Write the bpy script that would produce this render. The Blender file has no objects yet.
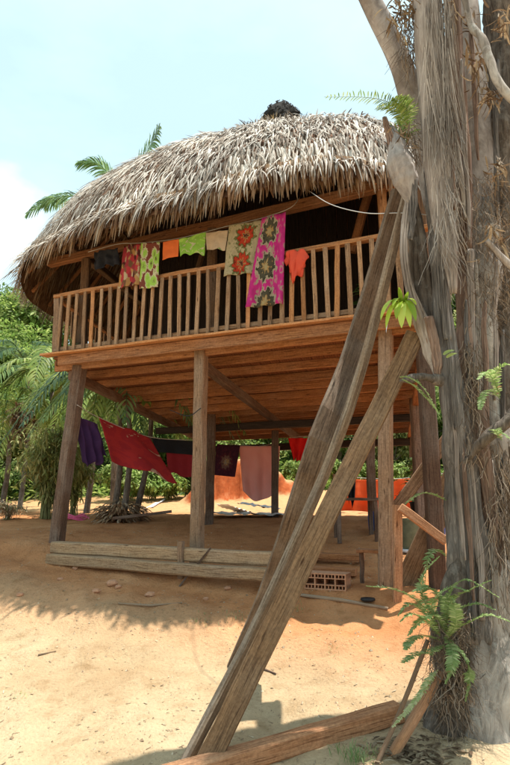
import bpy, math, random
from mathutils import Vector, Matrix, noise
R = math.radians
rnd = random.Random(7)
S = bpy.context.scene
COL = S.collection
V = Vector

# ------------------------------------------------------------------ camera
EYE = V((0, 0, 1.6)); PITCH = R(11.5); FPX = 580.0
cam_d = bpy.data.cameras.new('camera'); cam = bpy.data.objects.new('camera', cam_d); COL.objects.link(cam)
cam.location = EYE; cam.rotation_euler = (R(90) + PITCH, 0, 0)
cam_d.sensor_fit = 'VERTICAL'; cam_d.sensor_height = 24; cam_d.lens = 24 * FPX / 765
cam_d.clip_end = 2000; cam_d.clip_start = .05
S.camera = cam
FW = V((0, math.cos(PITCH), math.sin(PITCH))); UPV = V((0, -math.sin(PITCH), math.cos(PITCH)))
def ray(u, v): return FW * FPX + V((1, 0, 0)) * (u - 255) + UPV * (382.5 - v)
def at(u, v, Y): r = ray(u, v); return EYE + r * (Y / r.y)
def atz(u, v, z): r = ray(u, v); return EYE + r * ((z - EYE.z) / r.z)

# ------------------------------------------------------------------ materials
def mat(name, base=None, rough=.8):
    m = bpy.data.materials.new(name); m.use_nodes = True
    p = m.node_tree.nodes['Principled BSDF']; p.inputs['Roughness'].default_value = rough
    p.inputs['Specular IOR Level'].default_value = .25
    if base: p.inputs['Base Color'].default_value = (*base, 1)
    return m, m.node_tree.nodes, m.node_tree.links, p
def N(nt, t, **k):
    n = nt.new(t)
    for a, b in k.items():
        if a.startswith('_'): n.inputs[a[1:].replace('_', ' ')].default_value = b
        else: setattr(n, a, b)
    return n
def ramp(nt, stops, interp='LINEAR'):
    n = nt.new('ShaderNodeValToRGB'); n.color_ramp.interpolation = interp
    e = n.color_ramp.elements
    while len(e) < len(stops): e.new(.5)
    for i, (p, c) in enumerate(stops):
        e[i].position = p; e[i].color = (*c, 1) if len(c) == 3 else c
    return n
def mixc(nt, ln, f, a, b, blend='MIX'):
    n = nt.new('ShaderNodeMix'); n.data_type = 'RGBA'; n.blend_type = blend
    for i, x in ((0, f), (6, a), (7, b)):
        if hasattr(x, 'links') or hasattr(x, 'is_linked'): ln.new(x, n.inputs[i])
        elif i == 0: n.inputs[0].default_value = x
        else: n.inputs[i].default_value = (*x, 1)
    return n.outputs[2]
def bump(nt, ln, p, h, s=.5, d=.01):
    b = nt.new('ShaderNodeBump'); b.inputs['Strength'].default_value = s; b.inputs['Distance'].default_value = d
    ln.new(h, b.inputs['Height']); ln.new(b.outputs[0], p.inputs['Normal'])

def wood(name, c1, c2, grey=(.33, .29, .25), ga=.3, rough=.85, gs=1.0, bs=.6):
    m, nt, ln, p = mat(name, rough=rough)
    uv = N(nt, 'ShaderNodeUVMap'); oi = N(nt, 'ShaderNodeObjectInfo')
    ofs = N(nt, 'ShaderNodeVectorMath', operation='SCALE'); ofs.inputs[0].default_value = (17, 9, 5); ln.new(oi.outputs['Random'], ofs.inputs['Scale'])
    add = N(nt, 'ShaderNodeVectorMath', operation='ADD'); ln.new(uv.outputs[0], add.inputs[0]); ln.new(ofs.outputs[0], add.inputs[1])
    mp = N(nt, 'ShaderNodeMapping'); mp.inputs['Scale'].default_value = (1.6 * gs, 38 * gs, 1); ln.new(add.outputs[0], mp.inputs[0])
    n1 = N(nt, 'ShaderNodeTexNoise', _Scale=1.6, _Detail=8, _Roughness=.7, _Distortion=.6); ln.new(mp.outputs[0], n1.inputs[0])
    n2 = N(nt, 'ShaderNodeTexNoise', _Scale=2.5, _Detail=4); ln.new(add.outputs[0], n2.inputs[0])
    r1 = ramp(nt, [(.37, c1), (.63, c2)]); ln.new(n1.outputs[0], r1.inputs[0])
    r2 = ramp(nt, [(.4, (0, 0, 0)), (.7, (ga * 1.6,) * 3)]); ln.new(n2.outputs[0], r2.inputs[0])
    c = mixc(nt, ln, r2.outputs[0], r1.outputs[0], grey)
    mp3 = N(nt, 'ShaderNodeMapping'); mp3.inputs['Scale'].default_value = (1.6, 34, 1); ln.new(add.outputs[0], mp3.inputs[0])
    n3 = N(nt, 'ShaderNodeTexNoise', _Scale=3, _Detail=3); ln.new(mp3.outputs[0], n3.inputs[0])
    r3 = ramp(nt, [(.33, (.5, .45, .42)), (.47, (1, 1, 1))]); ln.new(n3.outputs[0], r3.inputs[0])
    c = mixc(nt, ln, 1.0, c, r3.outputs[0], 'MULTIPLY')
    mp5 = N(nt, 'ShaderNodeMapping'); mp5.inputs['Scale'].default_value = (1.3, 6, 1); ln.new(add.outputs[0], mp5.inputs[0])
    vo = N(nt, 'ShaderNodeTexVoronoi', _Scale=2.2); ln.new(mp5.outputs[0], vo.inputs[0])
    r6 = ramp(nt, [(.05, (.28, .22, .18)), (.13, (1, 1, 1))]); ln.new(vo.outputs['Distance'], r6.inputs[0]); c = mixc(nt, ln, 1.0, c, r6.outputs[0], 'MULTIPLY')
    n7 = N(nt, 'ShaderNodeTexNoise', _Scale=45, _Detail=4, _Roughness=.8); ln.new(add.outputs[0], n7.inputs[0])
    r7 = ramp(nt, [(.35, (.72, .70, .68)), (.6, (1.08, 1.08, 1.08))]); ln.new(n7.outputs[0], r7.inputs[0]); c = mixc(nt, ln, 1.0, c, r7.outputs[0], 'MULTIPLY')
    mr = N(nt, 'ShaderNodeMapRange'); mr.inputs[3].default_value = .72; mr.inputs[4].default_value = 1.25; ln.new(oi.outputs['Random'], mr.inputs[0])
    h = N(nt, 'ShaderNodeVectorMath', operation='SCALE'); ln.new(c, h.inputs[0]); ln.new(mr.outputs[0], h.inputs['Scale'])
    ln.new(h.outputs[0], p.inputs['Base Color'])
    bump(nt, ln, p, n1.outputs[0], bs, .012)
    return m
def island(name, stops, rough=.8, transl=0, uvgrain=False, bs=0):
    m, nt, ln, p = mat(name, rough=rough)
    g = N(nt, 'ShaderNodeNewGeometry'); r = ramp(nt, stops); ln.new(g.outputs['Random Per Island'], r.inputs[0])
    c = r.outputs[0]
    oi = N(nt, 'ShaderNodeObjectInfo')
    tc = N(nt, 'ShaderNodeTexCoord'); n = N(nt, 'ShaderNodeTexNoise', _Scale=1.3, _Detail=3); ln.new(tc.outputs['Object'], n.inputs[0])
    rr = ramp(nt, [(.3, (.6, .6, .6)), (.7, (1.3, 1.3, 1.3))]); ln.new(n.outputs[0], rr.inputs[0])
    c = mixc(nt, ln, 1.0, c, rr.outputs[0], 'MULTIPLY')
    if uvgrain:
        uv = N(nt, 'ShaderNodeUVMap'); mp = N(nt, 'ShaderNodeMapping'); mp.inputs['Scale'].default_value = (3, 90, 1); ln.new(uv.outputs[0], mp.inputs[0])
        n4 = N(nt, 'ShaderNodeTexNoise', _Scale=3, _Detail=4); ln.new(mp.outputs[0], n4.inputs[0])
        r4 = ramp(nt, [(.3, (.55, .5, .45)), (.65, (1.15, 1.15, 1.15))]); ln.new(n4.outputs[0], r4.inputs[0])
        c = mixc(nt, ln, .8, c, r4.outputs[0], 'MULTIPLY')
    ln.new(c, p.inputs['Base Color'])
    if transl:
        t = N(nt, 'ShaderNodeBsdfTranslucent'); ln.new(c, t.inputs[0]); mx = N(nt, 'ShaderNodeMixShader'); mx.inputs[0].default_value = transl
        ln.new(p.outputs[0], mx.inputs[1]); ln.new(t.outputs[0], mx.inputs[2])
        ln.new(mx.outputs[0], nt['Material Output'].inputs[0])
    return m
def bark(name, c1, c2, c3, scale=(3, 3, .8), rough=.95, bs=.9, lich=.0, d=.03):
    m, nt, ln, p = mat(name, rough=rough)
    tc = N(nt, 'ShaderNodeTexCoord'); mp = N(nt, 'ShaderNodeMapping'); mp.inputs['Scale'].default_value = scale; ln.new(tc.outputs['Object'], mp.inputs[0])
    n1 = N(nt, 'ShaderNodeTexNoise', _Scale=4, _Detail=10, _Roughness=.72, _Distortion=.8); ln.new(mp.outputs[0], n1.inputs[0])
    n2 = N(nt, 'ShaderNodeTexNoise', _Scale=1.7, _Detail=4); ln.new(tc.outputs['Object'], n2.inputs[0])
    r1 = ramp(nt, [(.3, c1), (.52, c2), (.75, c3)]); ln.new(n1.outputs[0], r1.inputs[0])
    r2 = ramp(nt, [(.35, (.6, .55, .5)), (.65, (1.2, 1.2, 1.2))]); ln.new(n2.outputs[0], r2.inputs[0])
    c = mixc(nt, ln, 1.0, r1.outputs[0], r2.outputs[0], 'MULTIPLY')
    if lich:
        n3 = N(nt, 'ShaderNodeTexNoise', _Scale=9, _Detail=6, _Roughness=.7); ln.new(tc.outputs['Object'], n3.inputs[0])
        r3 = ramp(nt, [(.52, (0, 0, 0)), (.62, (lich,) * 3)]); ln.new(n3.outputs[0], r3.inputs[0])
        c = mixc(nt, ln, r3.outputs[0], c, (.52, .5, .45))
    ln.new(c, p.inputs['Base Color']); bump(nt, ln, p, n1.outputs[0], bs, d)
    return m
def plain(name, c, rough=.8, var=.25, sc=6, metal=0):
    m, nt, ln, p = mat(name, rough=rough)
    tc = N(nt, 'ShaderNodeTexCoord'); n = N(nt, 'ShaderNodeTexNoise', _Scale=sc, _Detail=6, _Roughness=.65); ln.new(tc.outputs['Object'], n.inputs[0])
    r = ramp(nt, [(.3, tuple(x * (1 - var) for x in c)), (.7, tuple(min(1, x * (1 + var)) for x in c))]); ln.new(n.outputs[0], r.inputs[0])
    ln.new(r.outputs[0], p.inputs['Base Color']); p.inputs['Metallic'].default_value = metal
    bump(nt, ln, p, n.outputs[0], .3, .01)
    return m
def fabric(name, stops, scale=5, kind='vor', base2=None, border=None, transl=.25, stretch=(1, 1)):
    """cloth print: cells / flower rings in the cloth's own UV space"""
    m, nt, ln, p = mat(name, rough=.9)
    uv = N(nt, 'ShaderNodeUVMap'); mp = N(nt, 'ShaderNodeMapping'); mp.inputs['Scale'].default_value = (scale * stretch[0], scale * stretch[1], 1)
    ln.new(uv.outputs[0], mp.inputs[0])
    nz = N(nt, 'ShaderNodeTexNoise', _Scale=3.0, _Detail=3); ln.new(mp.outputs[0], nz.inputs[0])
    ad = mixc(nt, ln, .5, mp.outputs[0], nz.outputs['Color'])
    if kind == 'vor':
        t = N(nt, 'ShaderNodeTexVoronoi', _Scale=1.0); ln.new(ad, t.inputs[0]); o = t.outputs['Distance']
    elif kind == 'cell':
        t = N(nt, 'ShaderNodeTexVoronoi', _Scale=1.0); ln.new(ad, t.inputs[0]); sp = N(nt, 'ShaderNodeSeparateColor'); ln.new(t.outputs['Color'], sp.inputs[0]); o = sp.outputs[0]
    else:
        t = N(nt, 'ShaderNodeTexNoise', _Scale=1.0, _Detail=3, _Distortion=1.5); ln.new(mp.outputs[0], t.inputs[0]); o = t.outputs[0]
    r = ramp(nt, stops, 'CONSTANT' if kind != 'soft' else 'LINEAR'); ln.new(o, r.inputs[0]); c = r.outputs[0]
    if border:
        s = N(nt, 'ShaderNodeSeparateXYZ'); ln.new(uv.outputs[0], s.inputs[0])
        g = N(nt, 'ShaderNodeMath', operation=border[0]); ln.new(s.outputs[border[1]], g.inputs[0]); g.inputs[1].default_value = border[2]
        c = mixc(nt, ln, g.outputs[0], c, border[3])
    ln.new(c, p.inputs['Base Color'])
    tr = N(nt, 'ShaderNodeBsdfTranslucent'); ln.new(c, tr.inputs[0]); mx = N(nt, 'ShaderNodeMixShader'); mx.inputs[0].default_value = transl
    ln.new(p.outputs[0], mx.inputs[1]); ln.new(tr.outputs[0], mx.inputs[2]); ln.new(mx.outputs[0], nt['Material Output'].inputs[0])
    wv = N(nt, 'ShaderNodeTexNoise', _Scale=7, _Detail=3); ln.new(uv.outputs[0], wv.inputs[0]); bump(nt, ln, p, wv.outputs[0], .3, .02)
    return m

# petalled rosettes on cloth: real printed pattern in UV space
def rosettes(name, ground, petals, core, leaf, centers, rad, transl=.25, asp=1.0, side=None):
    m, nt, ln, p = mat(name, rough=.9)
    uv = N(nt, 'ShaderNodeUVMap'); nz = N(nt, 'ShaderNodeTexNoise', _Scale=9, _Detail=2); ln.new(uv.outputs[0], nz.inputs[0])
    vr = ramp(nt, [(.35, tuple(x * .8 for x in ground)), (.55, ground), (.66, leaf), (.69, ground)])
    nz3 = N(nt, 'ShaderNodeTexNoise', _Scale=14, _Detail=4); ln.new(uv.outputs[0], nz3.inputs[0]); ln.new(nz.outputs[0], vr.inputs[0])
    c = vr.outputs[0]
    for (cx, cy) in centers:
        sub = N(nt, 'ShaderNodeVectorMath', operation='SUBTRACT'); ln.new(uv.outputs[0], sub.inputs[0]); sub.inputs[1].default_value = (cx, cy, 0)
        sc = N(nt, 'ShaderNodeVectorMath', operation='MULTIPLY'); ln.new(sub.outputs[0], sc.inputs[0]); sc.inputs[1].default_value = (1, asp, 0)
        le = N(nt, 'ShaderNodeVectorMath', operation='LENGTH'); ln.new(sc.outputs[0], le.inputs[0])
        sp = N(nt, 'ShaderNodeSeparateXYZ'); ln.new(sc.outputs[0], sp.inputs[0])
        an = N(nt, 'ShaderNodeMath', operation='ARCTAN2'); ln.new(sp.outputs[1], an.inputs[0]); ln.new(sp.outputs[0], an.inputs[1])
        ml = N(nt, 'ShaderNodeMath', operation='MULTIPLY'); ln.new(an.outputs[0], ml.inputs[0]); ml.inputs[1].default_value = 9
        sn = N(nt, 'ShaderNodeMath', operation='SINE'); ln.new(ml.outputs[0], sn.inputs[0])
        md = N(nt, 'ShaderNodeMath', operation='MULTIPLY_ADD'); ln.new(sn.outputs[0], md.inputs[0]); md.inputs[1].default_value = .10 * rad; nm = N(nt, 'ShaderNodeMath', operation='MULTIPLY_ADD'); ln.new(nz3.outputs[0], nm.inputs[0]); nm.inputs[1].default_value = 1.1 * rad; sb = N(nt, 'ShaderNodeMath', operation='SUBTRACT'); ln.new(le.outputs[1], sb.inputs[0]); sb.inputs[1].default_value = .5 * rad; ln.new(sb.outputs[0], nm.inputs[2]); ln.new(nm.outputs[0], md.inputs[2])
        dv = N(nt, 'ShaderNodeMath', operation='DIVIDE'); ln.new(md.outputs[0], dv.inputs[0]); dv.inputs[1].default_value = rad
        rc = ramp(nt, [(0, core), (.22, (.42, .25, .09)), (.38, petals), (.72, tuple(x * .45 for x in petals)), (.82, leaf)], 'CONSTANT'); ln.new(dv.outputs[0], rc.inputs[0])
        lt = N(nt, 'ShaderNodeMath', operation='LESS_THAN'); ln.new(dv.outputs[0], lt.inputs[0]); lt.inputs[1].default_value = 1
        c = mixc(nt, ln, lt.outputs[0], c, rc.outputs[0])
    if side:
        s = N(nt, 'ShaderNodeSeparateXYZ'); ln.new(uv.outputs[0], s.inputs[0])
        g = N(nt, 'ShaderNodeMath', operation='GREATER_THAN'); ln.new(s.outputs[0], g.inputs[0]); g.inputs[1].default_value = side[0]
        c = mixc(nt, ln, g.outputs[0], c, side[1])
    ln.new(c, p.inputs['Base Color'])
    tr = N(nt, 'ShaderNodeBsdfTranslucent'); ln.new(c, tr.inputs[0]); mx = N(nt, 'ShaderNodeMixShader'); mx.inputs[0].default_value = transl
    ln.new(p.outputs[0], mx.inputs[1]); ln.new(tr.outputs[0], mx.inputs[2]); ln.new(mx.outputs[0], nt['Material Output'].inputs[0])
    return m

M = {}
M['deck'] = wood('deck wood', (.25, .095, .033), (.42, .195, .08), ga=.08)
M['floor'] = wood('red brown floor boards', (.12, .042, .017), (.25, .095, .038), ga=0)
M['joist'] = wood('joist wood', (.25, .095, .033), (.44, .19, .075), ga=.08)
M['rail'] = wood('rail wood', (.38, .155, .055), (.56, .27, .11), ga=.1)
M['balu'] = wood('baluster wood', (.26, .13, .06), (.46, .27, .145), grey=(.36, .28, .2), ga=.25)
M['post'] = wood('post wood', (.20, .115, .065), (.38, .235, .14), grey=(.33, .26, .2), ga=.25)
M['dpost'] = wood('dark post wood', (.10, .055, .035), (.19, .11, .07), ga=.2)
M['plankA'] = wood('weathered plank', (.085, .055, .036), (.22, .15, .10), grey=(.27, .225, .18), ga=.35, bs=1)
M['plankB'] = wood('tan plank', (.13, .07, .034), (.31, .185, .095), grey=(.30, .215, .14), ga=.3, bs=1)
M['pole'] = wood('pole wood', (.25, .16, .095), (.48, .35, .23), ga=.3)
M['beam'] = wood('squared timber', (.31, .19, .10), (.50, .33, .19), ga=.12)
M['redbeam'] = wood('red timber', (.34, .155, .07), (.50, .26, .13), ga=.15)
M['redtim'] = wood('dark red timber', (.40, .17, .075), (.56, .28, .14), grey=(.4, .3, .2), ga=.15)
M['inner'] = wood('inner wall wood', (.10, .05, .025), (.18, .095, .045), ga=.1)
M['shadow'] = wood('smoke blackened wood', (.02, .013, .01), (.05, .032, .022), ga=0)  # shade of the interior and deck underside put into the wood colour
M['thatch'] = island('dry thatch', [(0, (.11, .075, .05)), (.25, (.28, .215, .155)), (.5, (.50, .44, .37)), (.8, (.70, .65, .58)), (1, (.84, .80, .73))], .75, .12, True)
M['thatchb'] = island('brown thatch', [(0, (.16, .085, .045)), (.4, (.32, .185, .10)), (.75, (.46, .31, .18)), (1, (.60, .50, .38))], .8, .25, True)
M['under'] = plain('roof underside', (.17, .085, .045), .95, .5, 9)
M['hay'] = island('ridge straw', [(0, (.35, .24, .12)), (1, (.62, .5, .3))], .8, .1)
M['cap'] = plain('black ridge cap', (.016, .014, .012), .95, .6, 18)
M['leafA'] = island('hill leaves', [(0, (.10, .18, .035)), (.5, (.23, .33, .07)), (1, (.40, .46, .15))], .55, .45)
M['leafB'] = island('dark leaves', [(0, (.07, .13, .035)), (.6, (.15, .24, .06)), (1, (.26, .35, .10))], .5, .4)
M['leafC'] = island('yellow green leaves', [(0, (.14, .18, .05)), (.5, (.27, .31, .10)), (1, (.44, .42, .18))], .6, .35)
M['palm'] = island('palm leaves', [(0, (.12, .20, .045)), (.5, (.25, .35, .08)), (1, (.45, .48, .18))], .45, .42)
M['palmd'] = island('blue green palm leaves', [(0, (.09, .18, .09)), (.6, (.18, .30, .13)), (1, (.34, .46, .18))], .4, .42)
M['fern'] = island('fern leaves', [(0, (.15, .24, .07)), (.5, (.27, .39, .14)), (.93, (.46, .53, .27)), (.97, (.35, .24, .10))], .5, .35)
M['fernpale'] = island('pale fern leaves', [(0, (.3, .4, .14)), (1, (.6, .62, .35))], .5, .35)  # the hanging fern's own yellow green
M['orchid'] = island('lime leaves', [(0, (.22, .34, .03)), (.5, (.42, .54, .05)), (1, (.58, .66, .12))], .4, .45)
M['stem'] = plain('leaf stem', (.2, .2, .08), .7)
M['hairs'] = island('root fibres', [(0, (.09, .06, .04)), (.6, (.21, .155, .11)), (1, (.42, .33, .25))], .9)
M['barkg'] = bark('grey bark', (.11, .092, .075), (.41, .365, .32), (.66, .60, .53), (4, 4, 1.0), lich=.55)
M['barkd'] = bark('dark fibrous bark', (.04, .03, .024), (.16, .13, .105), (.34, .29, .24), (9, 9, 1.1), lich=.15)
M['barkl'] = bark('smooth grey limb bark', (.17, .14, .125), (.33, .29, .265), (.49, .44, .405), (3, 3, 1.4), bs=.5, lich=.2, d=.015)
M['split'] = bark('splintered grey wood', (.05, .043, .038), (.26, .232, .21), (.54, .49, .44), (16, 16, .7), bs=1, d=.03)
M['barkr'] = bark('brown frond sheath', (.12, .07, .05), (.30, .2, .15), (.45, .34, .27), (14, 14, .8), bs=.8, d=.02)
M['spathe'] = bark('dry palm spathe', (.17, .135, .115), (.39, .335, .295), (.58, .51, .455), (12, 12, .9), bs=.7, d=.012)
M['frondfib'] = island('frond fibres', [(0, (.15, .12, .10)), (.5, (.36, .31, .265)), (1, (.56, .50, .44))], .85, 0, True)
M['wire'] = plain('pale cord', (.45, .42, .38), .6, .1)
M['blackp'] = plain('black plastic', (.02, .02, .022), .5, .3)
M['clay'] = plain('clay brick', (.46, .24, .14), .95, .25, 25)
M['metal'] = plain('zinc sheet', (.62, .62, .62), .45, .2, 5)
M['barrel'] = plain('olive barrel', (.15, .15, .085), .6, .3, 8)
M['bucket'] = plain('white plastic', (.7, .72, .75), .5, .1)
M['blue'] = plain('blue plastic', (.03, .08, .28), .5, .2)
M['pink'] = plain('pink plastic', (.8, .15, .3), .5, .2)

# ------------------------------------------------------------------ mesh building
class MB:
    def __init__(s): s.v = []; s.f = []; s.uv = []
    def quadstrip(s, rings, uvs, close=True, caps=True):
        """rings: list of lists of points; uvs: list of (u_along, [v_around])"""
        b = len(s.v); n = len(rings[0])
        for r in rings: s.v.extend([tuple(p) for p in r])
        per = uvs[0][1]
        for i in range(len(rings) - 1):
            u0, v0 = uvs[i]; u1, v1 = uvs[i + 1]
            for j in range(n if close else n - 1):
                k = (j + 1) % n
                s.f.append((b + i * n + j, b + i * n + k, b + (i + 1) * n + k, b + (i + 1) * n + j))
                va, vb = v0[j], v0[j + 1]
                s.uv.append(((u0, va), (u0, vb), (u1, vb), (u1, va)))
        if caps and close:
            s.f.append(tuple(b + j for j in range(n - 1, -1, -1))); s.uv.append([(.1 * v0[j], .3) for j in range(n)])
            o = b + (len(rings) - 1) * n
            s.f.append(tuple(o + j for j in range(n))); s.uv.append([(.1 * v0[j], .7) for j in range(n)])
    def face(s, pts, uv=None):
        b = len(s.v); s.v.extend([tuple(p) for p in pts]); s.f.append(tuple(range(b, b + len(pts))))
        s.uv.append(uv or [(0, 0), (1, 0), (1, 1), (0, 1)][:len(pts)] if len(pts) <= 4 else [(0, 0)] * len(pts))
    def build(s, name, m, parent=None, smooth=False):
        me = bpy.data.meshes.new(name); me.from_pydata(s.v, [], s.f)
        ul = me.uv_layers.new(name='UVMap'); flat = []
        for t in s.uv:
            for a in t: flat.extend((a[0], a[1]))
        ul.data.foreach_set('uv', flat)
        me.materials.append(m)
        if smooth: me.polygons.foreach_set('use_smooth', [True] * len(me.polygons))
        me.update(); o = bpy.data.objects.new(name, me); COL.objects.link(o)
        if parent is not None: o.parent = parent; o.matrix_parent_inverse = Matrix.Identity(4); shift(o, parent)
        return o
def wpos(o):
    p = V((0, 0, 0))
    while o is not None: p += o.location; o = o.parent
    return p
def shift(o, parent): o.location = -wpos(parent)
def timber(mb, p0, p1, w, h, up=(0, 0, 1), ch=.12, seg=4, jit=.004, taper=1.0, bend=0):
    p0 = V(p0); p1 = V(p1); d = (p1 - p0); L = d.length; d.normalize(); up = V(up)
    side = d.cross(up)
    if side.length < 1e-3: side = d.cross(V((1, 0, 0)))
    side.normalize(); u2 = side.cross(d).normalized()
    c = ch * min(w, h); rings = []; uvs = []
    for i in range(seg + 1):
        t = i / seg; ctr = p0 + d * (L * t) + u2 * (bend * math.sin(math.pi * t)) + V([rnd.uniform(-jit, jit) for _ in range(3)])
        k = 1 + (taper - 1) * t; a, b = w / 2 * k, h / 2 * k
        prof = [(-a + c, -b), (a - c, -b), (a, -b + c), (a, b - c), (a - c, b), (-a + c, b), (-a, b - c), (-a, -b + c)]
        rings.append([ctr + side * (x + rnd.uniform(-jit, jit) * .6) + u2 * (y + rnd.uniform(-jit, jit) * .6) for x, y in prof])
        vv = [0]
        for j in range(8):
            q = prof[j]; r_ = prof[(j + 1) % 8]; vv.append(vv[-1] + math.hypot(q[0] - r_[0], q[1] - r_[1]))
        uvs.append((L * t, vv))
    mb.quadstrip(rings, uvs)
def tube(mb, pts, rad, n=10, nz=0, nsc=3.0, close=True, squash=1.0, seed=0, up=V((0, 0, 1)), ridg=0, rk=7):
    pts = [V(p) for p in pts]; rings = []; uvs = []; L = 0
    prev = None
    for i, p in enumerate(pts):
        d = (pts[min(i + 1, len(pts) - 1)] - pts[max(i - 1, 0)]).normalized()
        if prev is None:
            a = d.cross(V((0, 1, 0)));
            if a.length < .1: a = d.cross(V((1, 0, 0)))
            a.normalize()
        else: a = (prev - d * prev.dot(d)).normalized()
        prev = a; b = d.cross(a)
        r = rad[i] if isinstance(rad, (list, tuple)) else rad
        ring = []
        for j in range(n):
            th = 2 * math.pi * j / n
            k = 1
            if ridg: k += ridg * math.sin(rk * th + 1.5 * math.sin(L * 2 + seed)) + ridg * .6 * math.sin((rk * 2 + 1) * th + L + seed)
            q = a * math.cos(th) + b * math.sin(th) * squash
            if nz: k += nz * noise.noise((p + q * r) * nsc + V((seed * 3.1, 0, 0)))
            ring.append(p + q * r * k)
        rings.append(ring); vv = [2 * math.pi * .1 * j / n * 2 for j in range(n + 1)]; uvs.append((L, vv))
        if i < len(pts) - 1: L += (pts[i + 1] - p).length
    mb.quadstrip(rings, uvs)
def spline(pts, n):
    pts = [V(p) for p in pts]; P = [pts[0] * 2 - pts[1]] + pts + [pts[-1] * 2 - pts[-2]]; out = []
    m = len(pts) - 1
    for k in range(n + 1):
        t = k / n * m; i = min(int(t), m - 1); f = t - i; a, b, c, d = P[i:i + 4]
        out.append(.5 * ((2 * b) + (c - a) * f + (2 * a - 5 * b + 4 * c - d) * f * f + (3 * b - a - 3 * c + d) * f ** 3))
    return out
def lerpl(l, n):
    m = len(l) - 1; out = []
    for k in range(n + 1):
        t = k / n * m; i = min(int(t), m - 1); out.append(l[i] + (l[i + 1] - l[i]) * (t - i))
    return out
def tag(o, label, cat, group=None, kind=None):
    if label: o['label'] = label
    if cat: o['category'] = cat
    if group: o['group'] = group
    if kind: o['kind'] = kind
    return o
def thing(name, label, cat, loc=(0, 0, 0), group=None):
    o = bpy.data.objects.new(name, None); COL.objects.link(o); o.location = loc; o.empty_display_size = .2
    return tag(o, label, cat, group)
def settle(o, base):
    """move a mesh object's origin to its base without moving the mesh"""
    base = V(base); o.data.transform(Matrix.Translation(-base)); o.location = base; return o
def sstep(a, b, x):
    t = max(0, min(1, (x - a) / (b - a))); return t * t * (3 - 2 * t)

# ------------------------------------------------------------------ house frame
ZD = 3.64                                       # top of the deck at its front edge
FL = atz(54, 358, ZD); FR = atz(442, 311, ZD)
e1 = (FR - FL).normalized(); W = (FR - FL).length
e2 = V((.235, 1, 0)).normalized(); DEP = 6.9; SAG = .40
nrm = V((-e1.y, e1.x, 0))                       # into the house, square to the front
def hp(a, b, z): p = FL + e1 * a + e2 * b; return V((p.x, p.y, z))
def zdeck(b): return ZD - SAG * b / DEP
def onfront(u, v, off=0):                       # ray onto the upright plane of the front, off metres inside
    r = ray(u, v); t = (FL + nrm * off - EYE).dot(nrm) / r.dot(nrm); return EYE + r * t
def acoord(p): return (p - FL).dot(e1)
def gz(x, y, fine=True):
    p = V((x, y, 0)) - V((FL.x, FL.y, 0)); q = p.dot(nrm); a = p.dot(e1)
    front = 1.08 - .38 * (1 - (1 - max(0, min(1, (a + .5) / 5.3))) ** 2)
    if q > 0: z = front + (1.27 - front) * sstep(0, 5, q)
    else:
        t = min(1, -q / 4.6); s_ = -q; lip = 1 - .10 * s_ if s_ < 1 else (.9 - .34 * sstep(1, 1.9, s_) - (.0 if s_ < 1.9 else (s_ - 1.9) * .32)); lip = max(.06 * max(0, 1 - (s_ - 3) / 3), lip) if s_ > 1.9 else lip
        ln2 = max(0, 1 - s_ / 3.9); k_ = sstep(4.4, 2.6, a); z = (front - .13 * sstep(.12, .5, -q)) * (lip * k_ + ln2 * (1 - k_))
        z += .05 * math.exp(-((q + 1.2) / .6) ** 2) * sstep(4.2, 2.2, a)
    z += .55 * sstep(8, 15, q)
    # clay bank behind
    bl = 20.5 + 1.2 * math.sin(x * .35) + .5 * noise.noise(V((x * .7, 0, 3))) + .22 * noise.noise(V((x * 2.3, y * 1.5, 3))) + .10 * noise.noise(V((x * 6, y * 5, 3)))
    z += (.8 + .55 * sstep(1.2, -.6, x) + .35 * noise.noise(V((x * 1.1, 4, 0))) + .15 * noise.noise(V((x * 4, 4, 0)))) * sstep(bl, bl + .6, y) * sstep(-2.8, -1.2, x - (y - 20) * .1) * (1 - .8 * sstep(.8, 2.2, x))
    z += .42 * max(0, y - 25) * sstep(25, 33, y) * (1 - sstep(48, 75, y) * .5) if y < 200 else 0
    if y > 60: z = z if y < 60 else (z - .21 * (y - 60) if y < 200 else 0)
    if y >= 90: z = max(0, 12 - (y - 90) * .1)
    if fine:
        z += .045 * noise.noise(V((x * .9, y * .9, 0))) - .022 * max(0, noise.noise(V((x * 5.2, y * 4.1, 21))) - .32) / .3 + .026 * noise.noise(V((x * 3.3, y * 3.3, 5))) + .012 * noise.noise(V((x * 9, y * 9, 9)))
    if fine and -2.2 < q < -.1: z += .05 * math.sin(math.pi * (-q - .1) / 2.1) * (noise.noise(V((x * 2.1, y * 2.1, 31))) + .6 * noise.noise(V((x * 6.5, y * 6.5, 33))))
    return z
def G(x, y): return V((x, y, gz(x, y)))
def onground(u, v):
    r = ray(u, v).normalized(); t = 1.5
    while t < 60:
        p = EYE + r * t
        if p.z < gz(p.x, p.y): return V((p.x, p.y, gz(p.x, p.y)))
        t += .02
    return p

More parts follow.
